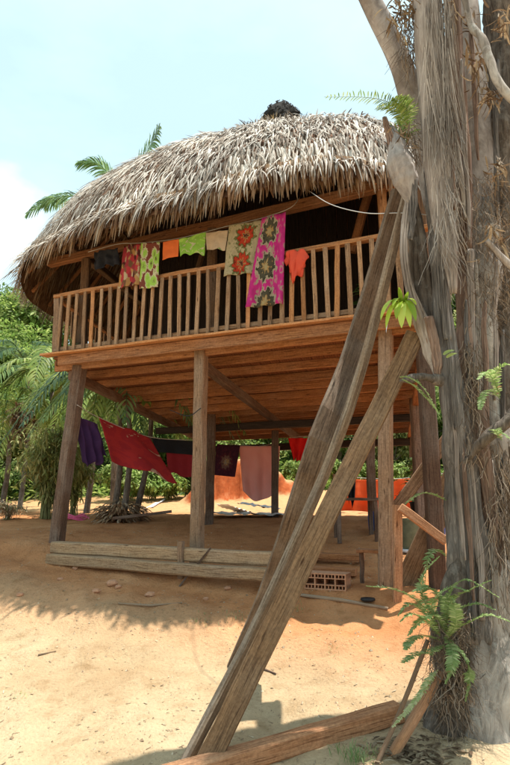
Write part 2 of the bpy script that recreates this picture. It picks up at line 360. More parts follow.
# ------------------------------------------------------------------ ground
def axis(parts):
    o = []
    for a, b, s in parts:
        n = max(1, round((b - a) / s)); o += [a + (b - a) * i / n for i in range(n)]
    return o + [parts[-1][1]]
xs = axis([(-900, -100, 100), (-100, -20, 5), (-20, -6, .6), (-6, 5, .06), (5, 20, .6), (20, 100, 5), (100, 900, 100)])
ys = axis([(-300, -20, 40), (-20, 0, 2), (0, 2, .4), (2, 10, .06), (10, 26, .14), (26, 60, 1.2), (60, 120, 6), (120, 1500, 120)])
gv = [(x, y, gz(x, y)) for y in ys for x in xs]; nx = len(xs)
gf = [(j * nx + i, j * nx + i + 1, (j + 1) * nx + i + 1, (j + 1) * nx + i) for j in range(len(ys) - 1) for i in range(nx - 1)]
me = bpy.data.meshes.new('ground'); me.from_pydata(gv, [], gf); me.polygons.foreach_set('use_smooth', [True] * len(gf))
m, nt, ln, p = mat('soil', rough=.95)
p.inputs['Specular IOR Level'].default_value = .1
tc = N(nt, 'ShaderNodeTexCoord'); pos = tc.outputs['Object']
n1 = N(nt, 'ShaderNodeTexNoise', _Scale=.9, _Detail=8, _Roughness=.6); ln.new(pos, n1.inputs[0])
n2 = N(nt, 'ShaderNodeTexNoise', _Scale=34, _Detail=6, _Roughness=.75); ln.new(pos, n2.inputs[0])
n3 = N(nt, 'ShaderNodeTexVoronoi', _Scale=42); ln.new(pos, n3.inputs[0])
sand = ramp(nt, [(.3, (.44, .295, .165)), (.5, (.54, .39, .235)), (.72, (.60, .46, .30))]); ln.new(n1.outputs[0], sand.inputs[0])
red = ramp(nt, [(.3, (.43, .175, .07)), (.55, (.56, .255, .11)), (.75, (.64, .34, .17))]); ln.new(n1.outputs[0], red.inputs[0])
# reddish trodden earth on the mound: distance to the house front line, with a ragged edge
dp = N(nt, 'ShaderNodeVectorMath', operation='DOT_PRODUCT'); ln.new(pos, dp.inputs[0]); dp.inputs[1].default_value = (nrm.x, nrm.y, 0)
c0 = FL.x * nrm.x + FL.y * nrm.y
a1 = N(nt, 'ShaderNodeMath', operation='MULTIPLY_ADD'); ln.new(n1.outputs[0], a1.inputs[0]); a1.inputs[1].default_value = 1.6; ln.new(dp.outputs['Value'], a1.inputs[2])
mr = N(nt, 'ShaderNodeMapRange'); ln.new(a1.outputs[0], mr.inputs[0]); mr.inputs[1].default_value = c0 - 1.25; mr.inputs[2].default_value = c0 - .05
back = N(nt, 'ShaderNodeMapRange'); ln.new(a1.outputs[0], back.inputs[0]); back.inputs[1].default_value = c0 + 7; back.inputs[2].default_value = c0 + 9.5
redm = mixc(nt, ln, back.outputs[0], red.outputs[0], (.55, .31, .15))
c = mixc(nt, ln, mr.outputs[0], sand.outputs[0], redm)
sp = ramp(nt, [(.28, (.42, .38, .33)), (.42, (.95, .95, .95)), (.6, (1, 1, 1)), (.75, (1.25, 1.22, 1.15))]); ln.new(n2.outputs[0], sp.inputs[0])
c = mixc(nt, ln, 1.0, c, sp.outputs[0], 'MULTIPLY')
n5 = N(nt, 'ShaderNodeTexNoise', _Scale=5.5, _Detail=7, _Roughness=.7); ln.new(pos, n5.inputs[0])
r5 = ramp(nt, [(.30, (.74, .69, .62)), (.48, (.97, .97, .97)), (.7, (1.08, 1.08, 1.06))]); ln.new(n5.outputs[0], r5.inputs[0])
c = mixc(nt, ln, 1.0, c, r5.outputs[0], 'MULTIPLY')
ge = N(nt, 'ShaderNodeNewGeometry'); sz = N(nt, 'ShaderNodeSeparateXYZ'); ln.new(ge.outputs['Normal'], sz.inputs[0])
cl = N(nt, 'ShaderNodeMapRange'); ln.new(sz.outputs[2], cl.inputs[0]); cl.inputs[1].default_value = .8; cl.inputs[2].default_value = .6
clay = ramp(nt, [(.28, (.17, .045, .018)), (.5, (.42, .10, .03)), (.72, (.52, .20, .09))]); nc = N(nt, 'ShaderNodeTexNoise', _Scale=2.6, _Detail=8, _Roughness=.75); ln.new(pos, nc.inputs[0]); ln.new(nc.outputs[0], clay.inputs[0])
c = mixc(nt, ln, cl.outputs[0], c, clay.outputs[0])
# far hillside soil under the forest
sy = N(nt, 'ShaderNodeSeparateXYZ'); ln.new(pos, sy.inputs[0]); fr = N(nt, 'ShaderNodeMapRange'); ln.new(sy.outputs[1], fr.inputs[0]); fr.inputs[1].default_value = 23.5; fr.inputs[2].default_value = 25.5
c = mixc(nt, ln, fr.outputs[0], c, (.07, .10, .03))
ln.new(c, p.inputs['Base Color'])
hh = N(nt, 'ShaderNodeMath', operation='MULTIPLY_ADD'); ln.new(n3.outputs[0], hh.inputs[0]); hh.inputs[1].default_value = -.35; ln.new(n2.outputs[0], hh.inputs[2])
bump(nt, ln, p, hh.outputs[0], .8, .03)
me.materials.append(m); g = bpy.data.objects.new('ground', me); COL.objects.link(g); g['kind'] = 'structure'

# litter: dry stalks, chips and pebbles, uncountable
mb = MB()
for i in range(17000):
    y = 3.2 + rnd.random() ** 1.3 * 7.5; x = rnd.uniform(-.62, .6) * (y + .8); 
    if noise.noise(V((x * 1.1, y * 1.1, 2))) < rnd.uniform(-.5, .35): continue
    z = gz(x, y); th = rnd.uniform(0, math.pi)
    if rnd.random() < .25:
        L = rnd.uniform(.008, .04); w = rnd.uniform(.0015, .005)
        d = V((math.cos(th), math.sin(th), rnd.uniform(-.1, .3))) * L; s = V((-math.sin(th), math.cos(th), 0)) * w
        b = V((x, y, z + .003)); mb.face([b - s, b + s, b + d + s + V((0, 0, .003)), b + d - s])
        mb.face([b - s + V((0, 0, .004)), b + s * .2, b + d, b + d - s])
    else:
        r = rnd.uniform(.003, .007) * (1 if rnd.random() < .93 else 2.6); n = 5
        ring = [V((x + r * math.cos(k * 1.2566 + th) * rnd.uniform(.7, 1.2), y + r * math.sin(k * 1.2566 + th) * rnd.uniform(.7, 1.2), z - .002)) for k in range(n)]
        top = V((x, y, z + r * .8))
        for k in range(n): mb.face([ring[k], ring[(k + 1) % n], top])
M['litter'] = island('dry litter', [(0, (.20, .13, .08)), (.5, (.36, .26, .16)), (1, (.58, .47, .32))], .9)
tag(mb.build('ground_litter', M['litter']), 'fine pebbles and dry stalks scattered over the sandy yard', 'litter', kind='stuff')

# ------------------------------------------------------------------ the stilt house
house = thing('stilt_house', 'wooden house on tall posts with shaggy palm thatch roof and slatted balcony', 'house', G(*hp(W / 2, DEP / 2, 0).xy))
def part(name, m, fn, parent=house, **k):
    mb = MB(); fn(mb); return mb.build(name, m, parent, **k)
def T(name, m, p0, p1, w, h, parent=house, **k):
    mb = MB(); timber(mb, p0, p1, w, h, **k); return mb.build(name, m, parent)
def drop(p, d=.15): return V((p.x, p.y, gz(p.x, p.y) - d))
zj = lambda b: zdeck(b) - .035                    # under the floor boards
# posts
def postpx(u0, v0, u1, v1, off, w, m, ztop=None):
    t = onfront(u0, v0, off); f = onfront(u1, v1, off); f = f + (f - t).normalized() * .15
    if ztop: t.z = ztop
    T('post', m, f, t, w, w, up=nrm, seg=6, jit=.006)
postpx(80, 366, 58, 532, .16, .17, M['dpost'])
postpx(201.5, 347, 197, 550, .13, .145, M['post'])
postpx(386, 322, 386, 592, .13, .15, M['post'])
T('post', M['dpost'], drop(hp(W - .2, .2, 0)), hp(W - .2, .2, ZD - .2), .16, .16, seg=5)  # dark wood colour paints the deck's shade onto this post
for (u, vt, vb, b) in ((209, 430, 524, 4.2), (275, 440, 517, 6.55), (372.5, 440, 520, 6.5)):
    f = onground(u, vb); f.z -= .1
    T('post', M['dpost'], f, V((f.x + .02, f.y, zdeck(b) - .2)), .17 if u < 280 else .13, .15, seg=5, jit=.008)
T('post', M['dpost'], drop(hp(W - .15, DEP - .3, 0)), hp(W - .15, DEP - .3, zdeck(DEP) - .2), .16, .16)
T('post', M['dpost'], drop(hp(W - .2, 3.4, 0)), hp(W - .2, 3.4, zdeck(3.4) - .2), .16, .16)
# floor boards run front to back
mb = MB(); a = 0.02
while a < W - .1:
    w = rnd.uniform(.14, .2); timber(mb, hp(a + w / 2, -.03 + rnd.uniform(-.02, .02), zdeck(0) - .016), hp(a + w / 2, DEP + rnd.uniform(-.05, .05), zdeck(DEP) - .016), w - .006, .03, seg=3, jit=.002); a += w
mb.build('floor_boards', M['floor'], house)
# joists run along the front, their ends stick out on the left
nj = 13
for i in range(nj):
    b = .12 + (DEP - .25) * i / (nj - 1); h = .12 if i % 3 else .14
    T('joist', M['joist'] if rnd.random() < .7 else M['deck'], hp(-.02 - rnd.uniform(0, .10), b, zj(b) - h / 2), hp(W + .05, b, zj(b) - h / 2), .06, h, seg=4, jit=.006)
# girders on the posts, front to back
am = acoord(onfront(201, 345, .13))
ar = acoord(onfront(386, 322, .13))
for a in (.27, am, ar, W - .2):
    T('girder', M['dpost'] if a < am + .1 else M['joist'], hp(a, .1, zj(.1) - .215), hp(a + (.35 if a == am else 0), DEP, zj(DEP) - .225), .11, .13, seg=5, jit=.008)
for b in (DEP - .3,):
    T('girder', M['shadow'], hp(-.1, b, zj(b) - .37), hp(W + .1, b, zj(b) - .37), .14, .16, seg=5, jit=.01)  # near black colour stands in for shade under the deck, next girder too
T('girder', M['shadow'], hp(0, 3.9, zj(3.9) - .365), hp(W + .1, 3.9, zj(3.9) - .365), .12, .13, seg=5, jit=.01)
# front edge: fascia and the board laid on the edge
T('fascia', M['deck'], hp(.14, -.075, ZD - .075), hp(W, -.075, ZD - .085), .035, .14, seg=8, jit=.004)
T('edge_board', M['rail'], hp(-.12, -.1, ZD + .018), hp(W + .05, -.09, ZD + .018), .16, .032, seg=8, jit=.003)
T('fascia', M['deck'], hp(.0, .05, ZD - .03 - .04), hp(.0, DEP, zdeck(DEP) - .03 - .04), .03, .075, seg=5)
# railing
rail = MB(); zr = lambda a: ZD + .92 + .06 * a / W
timber(rail, hp(-.02, -.05, zr(0)), hp(W - .05, -.05, zr(W)), .10, .05, seg=10, jit=.006)
railing = rail.build('railing', M['rail'], house)
def sub(name, m, p0, p1, w, h, parent, **k):
    mb = MB(); timber(mb, p0, p1, w, h, **k); return mb.build(name, m, parent)
sub('bottom_rail', M['balu'], hp(.03, -.05, ZD + .10), hp(W - .05, -.05, ZD + .11), .045, .06, railing, seg=8, jit=.005)
a = .13
while a < W - .1:
    m_ = M['balu'] if rnd.random() < .86 else M['rail']; ln_ = rnd.uniform(-.02, .02)
    sub('baluster', m_, hp(a + ln_, -.095, ZD + .04), hp(a - ln_ * .5, -.093, zr(a) - .027), rnd.uniform(.045, .062), .02, railing, up=nrm, seg=3, jit=.003)
    a += rnd.uniform(.132, .152)
side = MB(); timber(side, hp(.0, .0, zr(0) - .01), hp(.0, 3.6, zr(0) - .2), .09, .045, seg=6, jit=.006)
side = side.build('side_railing', M['rail'], house)
b = .14
while b < 3.6:
    sub('baluster', M['balu'], hp(-.01, b, zdeck(b) + .01), hp(-.01, b, zr(0) - .05 - .19 * b / 3.6), .05, .02, side, up=e1, seg=2); b += .15
# balcony posts (upper storey)
T('railing_post', M['post'], hp(.06, -.03, ZD), hp(.02, -.03, zr(0) - .02), .11, .08, up=nrm, seg=4)
eb = ZD + 1.66
for a_, m_, w_ in ((.3, M['inner'], .12), (acoord(onfront(216, 250, .3)), M['inner'], .13), (acoord(onfront(387, 210, .3)), M['rail'], .10), (W - .15, M['inner'], .12)):
    T('roof_post', m_, hp(a_, .28, ZD - .0), hp(a_, .28, eb - .07 + .17 * a_ / W), w_, w_, seg=5, jit=.006)
T('roof_post', M['inner'], hp(.3, 3.4, zdeck(3.4)), hp(.3, 3.4, eb), .13, .13)
T('eave_beam', M['joist'], hp(-.45, .28, eb), hp(W + .3, .28, eb + .16), .12, .13, seg=8, jit=.008)
T('eave_beam', M['inner'], hp(.1, -.2, eb + .12), hp(.1, DEP + .2, eb + .12), .11, .11, seg=6, jit=.01)
T('brace', M['joist'], onfront(352, 252, 1.0), onfront(376, 186, 1.0) + V((0, 0, .25)), .1, .1, seg=4)
T('brace', M['inner'], onfront(196, 275, 1.2), onfront(214, 215, 1.2), .07, .07, seg=3)
# inner wall of upright boards
mb = MB(); a = .3
while a < W:
    w = rnd.uniform(.13, .2); timber(mb, hp(a + w / 2, 2.3, zdeck(2.3)), hp(a + w / 2, 2.3, ZD + 3.4), w - .012, .025, up=nrm, seg=1, jit=.003); a += w
mb.build('inner_wall', M['shadow'], house)  # walls coloured near black to paint in the dim interior
mb = MB(); b = 2.45
while b < DEP:
    w = rnd.uniform(.13, .2); timber(mb, hp(.3, b + w / 2, zdeck(b)), hp(.3, b + w / 2, ZD + 2.2), w - .012, .025, up=e1, seg=1); b += w
b = .6
while b < DEP:
    w = rnd.uniform(.13, .2); timber(mb, hp(W - .1, b + w / 2, zdeck(b)), hp(W - .1, b + w / 2, ZD + 1.9), w - .012, .025, up=e1, seg=1); b += w
mb.build('side_wall', M['shadow'], house)
mb = MB(); a = .3
while a < W:
    w = rnd.uniform(.13, .2); timber(mb, hp(a + w / 2, DEP - .15, zdeck(DEP)), hp(a + w / 2, DEP - .15, ZD + 1.9), w - .012, .025, up=nrm, seg=1); a += w
mb.build('back_wall', M['shadow'], house)

# roof surface: eave ring to a short ridge
ZE = ZD + 1.66
CEN = hp(W * .5 - .1, DEP * .47, 0)
RG0 = at(276, 120, CEN.y + .1); ZRIDGE = RG0.z; RG1 = atz(352, 119, ZRIDGE); RG0.z = 0; RG1.z = 0
HR = ZRIDGE - ZE - .1
def eave(ph):
    c, s_ = math.cos(ph), math.sin(ph); n = 3.3 if c < 0 and s_ < 0 else 2.6
    k = (abs(c) ** n + abs(s_) ** n) ** (-1 / n)
    a = W / 2 - .25 + (W / 2 + (1.42 if c < 0 else .8)) * k * c; b = DEP / 2 - .02 + (DEP / 2 + .62) * k * s_
    return hp(a, b, 0)
def roofp(ph, h, lift=0):
    e = eave(ph); d = RG1 - RG0; t = max(0, min(1, (e - RG0).dot(d) / d.dot(d))); r = RG0 + d * t
    p_ = e.lerp(r, h)
    hh = max(h, 0); z = ZE + HR * hh + .36 * math.sin(min(hh * 5, math.pi)) + .30 * max(0, -math.cos(ph)) * (1 - hh) + .22 * max(0, -math.cos(ph)) * math.sin(min(hh * 7, math.pi)) + .05 * noise.noise(V((p_.x * 2.4, p_.y * 2.4, h * 9))) - (.22 * (1 - min(hh / .1, 1)) ** 2)
    z -= .12 * sstep(.85, 1.0, h); z -= .12 * max(0, -math.cos(ph)) ** 2 * (1 - hh)
    z += .05 * noise.noise(V((p_.x * .8, p_.y * .8, h * 3)))
    z += .44 * max(0, min(1.15, (V((p_.x, p_.y, 0)) - V((FL.x, FL.y, 0))).dot(e1) / W)) * (1 - hh)
    return V((p_.x, p_.y, z + lift))
mb = MB(); NPH = 96; NH = 16
for lay in (0, 1):
    for i in range(NPH):
        for j in range(NH):
            p4 = [roofp(2 * math.pi * (i + di) / NPH, (j + dj) / NH, -.02 - .10 * lay) for di, dj in ((0, 0), (1, 0), (1, 1), (0, 1))]
            if lay: p4.reverse()
            mb.face(p4)
roof = mb.build('thatch_roof', M['under'], house)
def strip(mb, p0, d, n, L, w, droop, seg=4, fold=.25, taper=.55):
    s_ = d.cross(n).normalized(); p_ = V(p0); rings = []; u = 0; vv = rnd.random() * 5
    d = V(d)
    for i in range(seg + 1):
        t = i / seg; ww = w * (1 if t < .5 else 1 - (1 - taper * .2) * ((t - .5) / .5) ** 1.5) * .5
        nn = s_.cross(d).normalized()
        rings.append([p_ - s_ * ww, p_ + nn * ww * fold * 2, p_ + s_ * ww])
        p_ = p_ + d * (L / seg); d = (d + V((0, 0, -droop / seg))).normalized()
    b = len(mb.v)
    for r_ in rings: mb.v.extend([tuple(q) for q in r_])
    for i in range(seg):
        for j in (0, 1):
            mb.f.append((b + i * 3 + j, b + i * 3 + j + 1, b + i * 3 + j + 4, b + i * 3 + j + 3))
            u0 = i / seg * L; u1 = (i + 1) / seg * L; mb.uv.append(((u0 + vv, vv + j * .02), (u0 + vv, vv + j * .02 + .02), (u1 + vv, vv + j * .02 + .02), (u1 + vv, vv + j * .02)))
def frame(ph, h):
    p0 = roofp(ph, h); dn = (roofp(ph, h - .03) - p0).normalized(); tg = (roofp(ph + .02, h) - p0).normalized(); n = tg.cross(dn).normalized()
    if n.z < 0: n = -n
    return p0, dn, tg, n
top = MB(); rows = 34
for r_ in range(rows):
    h = .985 - .975 * (r_ / (rows - 1)) ** .93
    ring_len = 27 * (1 - h) + 4; cnt = int(ring_len / .026)
    for i in range(cnt):
        ph = 2 * math.pi * (i + rnd.random()) / cnt; 
        if math.sin(ph) > .35 and rnd.random() < .6: continue
        p0, dn, tg, n = frame(ph, max(.01, h + rnd.uniform(-.018, .018)))
        d = (dn + tg * rnd.gauss(0, .22) + n * rnd.uniform(-.05, .22)).normalized()
        edge = h < .1
        strip(top, p0 + n * rnd.uniform(.0, .07), d, n, rnd.uniform(.16, .50) * (.9 if edge else 1), rnd.uniform(.010, .027), rnd.uniform(.0, .9) + (.5 if edge else 0), 3)
for i in range(2600):
    ph = rnd.uniform(0, 2 * math.pi)
    if math.sin(ph) > .5: continue
    p0, dn, tg, n = frame(ph, rnd.uniform(.0, .07)); strip(top, p0 + n * rnd.uniform(.0, .06), (dn + V((0, 0, -.35)) + tg * rnd.gauss(0, .2)).normalized(), n, rnd.uniform(.2, .5), rnd.uniform(.012, .032), .9)
top.build('thatch_leaves', M['thatch'], roof)
# brown fringe under the pale top layer
fr_ = MB()
for lay in range(6):
    cnt = 1150
    for i in range(cnt):
        ph = 2 * math.pi * (i + rnd.random()) / cnt
        if math.sin(ph) > .6 and rnd.random() < .5: continue
        p0, dn, tg, n = frame(ph, .015 + lay * .014)
        clump = .5 + .5 * noise.noise(V((ph * 9, lay * 3.3, 1)))
        d = (dn * .6 + V((0, 0, -.9)) + tg * rnd.gauss(0, .13)).normalized()
        strip(fr_, p0 + n * (.05 - lay * .045), d, n, rnd.uniform(.34, .60) * (.6 + .7 * clump), rnd.uniform(.014, .034), .5, 3)
fr_.build('thatch_fringe', M['thatchb'], roof)
# underside: leaf ribs seen from below at the gable-less left end
un = MB()
for i in range(5200):
    ph = rnd.uniform(math.pi * .55, math.pi * 1.95); h = rnd.uniform(.02, .5)
    p0, dn, tg, n = frame(ph, h)
    strip(un, p0 - n * rnd.uniform(.15, .22), (dn + tg * rnd.gauss(0, .25) - n * .15).normalized(), n, rnd.uniform(.3, .5), rnd.uniform(.02, .04), .25, 2)
un.build('thatch_underside', M['thatchb'], roof)
for i in range(26):
    ph = math.pi * (.55 + 1.45 * i / 25); q = [roofp(ph, h_, -.24) for h_ in (.02, .3, .6, .9)]
    mb = MB(); tube(mb, q, [.035, .035, .033, .03], 7, .1); mb.build('rafter', M['joist'], house, smooth=True)
for h_ in (.1, .3, .5):
    q = [roofp(math.pi * (.5 + 1.5 * i / 40), h_, -.29) for i in range(41)]
    mb = MB(); tube(mb, q, .025, 6); mb.build('purlin', M['inner'], house, smooth=True)
# ridge straw and black ridge cap
st = MB()
for i in range(2600):
    t = rnd.random(); c_ = RG0.lerp(RG1, t * 1.1 - .05); h = rnd.uniform(.8, .99); ph = rnd.uniform(0, 2 * math.pi)
    p0, dn, tg, n = frame(ph, h)
    d = (V((rnd.gauss(0, 1), rnd.gauss(0, 1), rnd.gauss(.1, .4)))).normalized()
    strip(st, p0 + n * rnd.uniform(0, .08), d, n, rnd.uniform(.1, .35), rnd.uniform(.006, .014), .6, 3)
st.build('ridge_straw', M['hay'], roof)
RTOP = roofp(math.pi * 1.5, 1.0).z
capc = at(281, 116, RG0.y - .05)
def capmesh(mb):
    n = 44; rings = []; uvs = []
    for k in range(15):
        t = k / 14; z_ = -.38 + .70 * t; r_ = .345 * (1 - max(0, (t - .3) / .7) ** 2.2) ** .6 + .01 * (1 - t)
        ring = []
        for j in range(n):
            th = 2 * math.pi * j / n; c_, s_ = math.cos(th), math.sin(th)
            k2 = 1 + .28 * noise.noise(V((c_ * 1.4, s_ * 1.4, t * 1.6 + 3))) + .16 * noise.noise(V((c_ * 4, s_ * 4, t * 5))) + .07 * noise.noise(V((c_ * 11, s_ * 11, t * 12)))
            ring.append(capc + V((r_ * c_ * k2 * 1.05 - .06 * t + .10 * t * t, r_ * .8 * s_ * k2, z_ + .07 * noise.noise(V((c_ * 2.2, s_ * 2.2, 7))) * t - .09 * max(0, c_) * t)))
        rings.append(ring); uvs.append((z_, [j / n for j in range(n + 1)]))
    mb.quadstrip(rings, uvs)
part('ridge_cap', M['cap'], capmesh)
cf = MB()
for i in range(60):
    th = rnd.uniform(0, 6.28); zz = rnd.uniform(-.1, .32); r_ = .42 * (1 - max(0, zz) / .36) ** .7
    p0 = capc + V((r_ * math.cos(th), r_ * .8 * math.sin(th), zz)); n = V((math.cos(th), math.sin(th), .5)).normalized()
    strip(cf, p0, (V((math.cos(th) * .3 + rnd.gauss(0, .4), math.sin(th) * .3, -.6))).normalized(), n, rnd.uniform(.1, .22), .03, .4, 2)
cf.build('ridge_cap_leaves', M['cap'], house)

# potted plant on the left corner of the deck
def leafblade(mb, p0, d, L, w, droop=1.0, seg=6, up=V((0, 0, 1)), fold=.2):
    d = V(d).normalized(); s_ = d.cross(up)
    if s_.length < .05: s_ = V((1, 0, 0))
    s_.normalize(); p_ = V(p0); b = len(mb.v)
    for i in range(seg + 1):
        t = i / seg; ww = w * .5 * (math.sin(math.pi * min(1, t * .92 + .08)) ** .7 + .02)
        n = s_.cross(d).normalized(); mb.v.extend([tuple(p_ - s_ * ww + n * ww * fold), tuple(p_), tuple(p_ + s_ * ww + n * ww * fold)])
        p_ = p_ + d * (L / seg); d = (d + V((0, 0, -droop / seg))).normalized()
    for i in range(seg):
        for j in (0, 1):
            mb.f.append((b + i * 3 + j, b + i * 3 + j + 1, b + i * 3 + j + 4, b + i * 3 + j + 3)); mb.uv.append(((i / seg, j * .5), (i / seg, j * .5 + .5), ((i + 1) / seg, j * .5 + .5), ((i + 1) / seg, j * .5)))
def lathe(mb, c, prof, n=18):
    rings = [[V(c) + V((r_ * math.cos(2 * math.pi * j / n), r_ * math.sin(2 * math.pi * j / n), z_)) for j in range(n)] for r_, z_ in prof]
    mb.quadstrip(rings, [(z_, [j / n * .6 for j in range(n + 1)]) for r_, z_ in prof])
pc = hp(.24, .12, ZD + .002)
t = thing('potted_plant', 'small green plant in a black pot on the left corner of the balcony floor', 'potted plant', pc)
mb = MB(); lathe(mb, pc, [(.055, 0), (.075, .12), (.08, .12), (.08, .135), (.068, .135), (.06, .11), (.002, .11)]); mb.build('pot', M['blackp'], t, smooth=True)
mb = MB()
for i in range(40): leafblade(mb, pc + V((rnd.gauss(0, .02), rnd.gauss(0, .02), .1)), (rnd.gauss(0, .5), rnd.gauss(0, .5), 1), rnd.uniform(.1, .24), .025, 1.2, 4)
mb.build('leaves', M['fern'], t)
mb = MB()
pl = onfront(372, 258, .25)
t = thing('potted_plant', 'leafy green plant behind the balcony slats at the right end', 'potted plant', hp(acoord(pl), .32, ZD + .002))
pc = t.location.copy(); mb = MB(); lathe(mb, pc, [(.08, 0), (.11, .18), (.12, .2), (.1, .2), (.09, .17), (.002, .17)]); mb.build('pot', M['blackp'], t, smooth=True)
mb = MB()
for i in range(110): leafblade(mb, pc + V((rnd.gauss(0, .05), rnd.gauss(0, .05), .17 + rnd.random() * .3)), (rnd.gauss(0, .8), rnd.gauss(0, .8), .8), rnd.uniform(.12, .28), .05, 1.5, 4)
mb.build('leaves', M['leafB'], t)

# ------------------------------------------------------------------ laundry
def cloth(name, label, m, tl, tr, br, bl, amp=.02, folds=4, cat='cloth', group=None, nx=26, ny=26, sagt=0, ragb=0, seed=0, thick=.004, bots=0):
    tl, tr, br, bl = map(V, (tl, tr, br, bl)); nn = (tr - tl).cross(bl - tl).normalized(); mb = MB()
    def P(s, t):
        q = tl.lerp(tr, s).lerp(bl.lerp(br, s), t)
        q = q + nn * amp * (math.sin(s * folds * 6.28 + seed + .8 * t) * (.35 + .65 * t) + .5 * noise.noise(V((s * 4, t * 3, seed)))*2)
        q.z -= sagt * math.sin(s * math.pi) + ragb * t * (noise.noise(V((s * 2.6, 0, seed + 3)))) + bots * t * math.sin(s * math.pi)
        return q
    g_ = [[P(i / nx, j / ny) for i in range(nx + 1)] for j in range(ny + 1)]
    b = len(mb.v)
    for r_ in g_: mb.v.extend([tuple(q) for q in r_])
    for j in range(ny):
        for i in range(nx):
            a_ = j * (nx + 1) + i; mb.f.append((a_, a_ + 1, a_ + nx + 2, a_ + nx + 1))
            mb.uv.append(((i / nx, 1 - j / ny), ((i + 1) / nx, 1 - j / ny), ((i + 1) / nx, 1 - (j + 1) / ny), (i / nx, 1 - (j + 1) / ny)))
    o = mb.build(name, m, None, smooth=True); sm = o.modifiers.new('thickness', 'SOLIDIFY'); sm.thickness = thick
    settle(o, (bl + br) / 2); return tag(o, label, cat, group)
def garment(name, label, m, outline, amp=.015, cat='garment', thick=.02, off=None):
    """a flat-hung garment: outline in px -> points, filled and given thickness"""
    import bmesh
    bm = bmesh.new(); vs = [bm.verts.new(p_) for p_ in outline]; f = bm.faces.new(vs); bmesh.ops.triangulate(bm, faces=[f])
    bmesh.ops.subdivide_edges(bm, edges=bm.edges[:], cuts=3, use_grid_fill=True)
    c_ = sum((V(p_) for p_ in outline), V()) / len(outline)
    for v_ in bm.verts: v_.co += nrm * amp * noise.noise(v_.co * 14) * 2
    me = bpy.data.meshes.new(name); bm.to_mesh(me); bm.free(); me.uv_layers.new(name='UVMap'); me.materials.append(m)
    for p_ in me.polygons: p_.use_smooth = True
    o = bpy.data.objects.new(name, me); COL.objects.link(o); sm = o.modifiers.new('thickness', 'SOLIDIFY'); sm.thickness = thick; sm.offset = 0
    settle(o, min((V(p_) for p_ in outline), key=lambda q: q.z)); return tag(o, label, cat)
def F(u, v, off=-.13): return onfront(u, v, off)
GR = 'laundry hanging at the balcony'
M['f_redtan'] = fabric('red tan print', [(0, (.10, .02, .02)), (.12, (.50, .05, .06)), (.34, (.50, .27, .10)), (.5, (.55, .42, .26)), (.62, (.35, .04, .05)), (.8, (.2, .1, .05))], 16, 'cell')
M['f_green'] = fabric('green print', [(0, (.08, .03, .02)), (.16, (.30, .42, .08)), (.28, (.38, .62, .10)), (.5, (.62, .58, .36)), (.62, (.22, .06, .04))], 8, 'vor')
M['f_orange'] = fabric('orange cloth', [(0, (.85, .17, .04)), (1, (.80, .22, .06))], 3, 'soft')
M['f_lime'] = fabric('green beige print', [(0, (.62, .55, .38)), (.40, (.30, .55, .08)), (.55, (.42, .66, .12)), (.66, (.6, .5, .34))], 2.4, 'noise')
M['f_beige'] = fabric('beige print', [(0, (.60, .45, .30)), (.55, (.55, .40, .26)), (.66, (.1, .3, .08)), (.74, (.55, .05, .04))], 2.5, 'noise')
M['f_floral'] = rosettes('floral print', (.52, .42, .25), (.50, .05, .02), (.10, .03, .02), (.16, .17, .06), [(.55, .74), (.52, .22)], .31, asp=1.25)
M['f_pink'] = rosettes('pink print', (.62, .035, .24), (.09, .08, .05), (.4, .32, .16), (.42, .36, .24), [(.40, .83), (.42, .43), (.5, .03)], .34, asp=1.9)
M['f_coral'] = fabric('coral cloth', [(0, (.85, .09, .05)), (1, (.9, .16, .08))], 3, 'soft')
M['f_black'] = fabric('black cloth', [(0, (.012, .012, .016)), (1, (.03, .03, .035))], 3, 'soft', transl=.05)
M['f_purple'] = fabric('purple cloth', [(0, (.035, .012, .06)), (1, (.07, .03, .10))], 3, 'soft', transl=.1)
M['f_blanket'] = fabric('red blanket print', [(0, (.42, .03, .03)), (.46, (.36, .025, .03)), (.60, (.50, .30, .2)), (.66, (.62, .45, .34)), (.70, (.3, .03, .03))], 2.6, 'noise', transl=.15)
M['f_red'] = fabric('red cloth', [(0, (.72, .02, .02)), (1, (.85, .04, .03))], 3, 'soft', transl=.4)
M['f_darkred'] = fabric('dark red cloth', [(0, (.28, .02, .03)), (1, (.45, .04, .05))], 3, 'soft')
M['f_maroon'] = rosettes('maroon print', (.07, .015, .03), (.20, .10, .08), (.3, .25, .2), (.12, .02, .03), [(.5, .45)], .3)
M['f_rose'] = fabric('faded pink sheet', [(0, (.76, .40, .37)), (.5, (.84, .52, .48)), (1, (.9, .6, .56))], 2, 'soft', transl=.55)
cl_pts = [F(88, 252, -.08), F(118, 244, -.08), F(140, 243, -.08), F(178, 238.5, -.08), F(228, 226, -.08), F(262, 218, -.08), F(290, 208, -.08), F(300, 197, .22)]
mb = MB(); tube(mb, spline(cl_pts, 30), .005, 5); tag(mb.build('clothesline', M['wire'], None, smooth=True), 'thin cord under the eave carrying the balcony laundry', 'clothesline')
o = cloth('dark_garment', 'black garment bunched under the thatch at the left end of the balcony line', M['f_black'], F(94, 252), F(118, 248), F(119, 265), F(93, 268), .04, 3, 'garment', GR, ragb=.12)
cloth('printed_cloth', 'red and tan printed cloth hanging left of the green printed one on the balcony', M['f_redtan'], F(124, 246), F(143, 243.5), F(143, 284), F(117, 288), .028, 2.2, 'cloth', GR, ragb=.04)
cloth('printed_cloth', 'bright green cloth with dark blotches hanging over the balcony rail', M['f_green'], F(141, 243, -.15), F(160, 242, -.15), F(158, 287, -.15), F(139, 289, -.15), .016, 1.6, 'cloth', GR, seed=2)
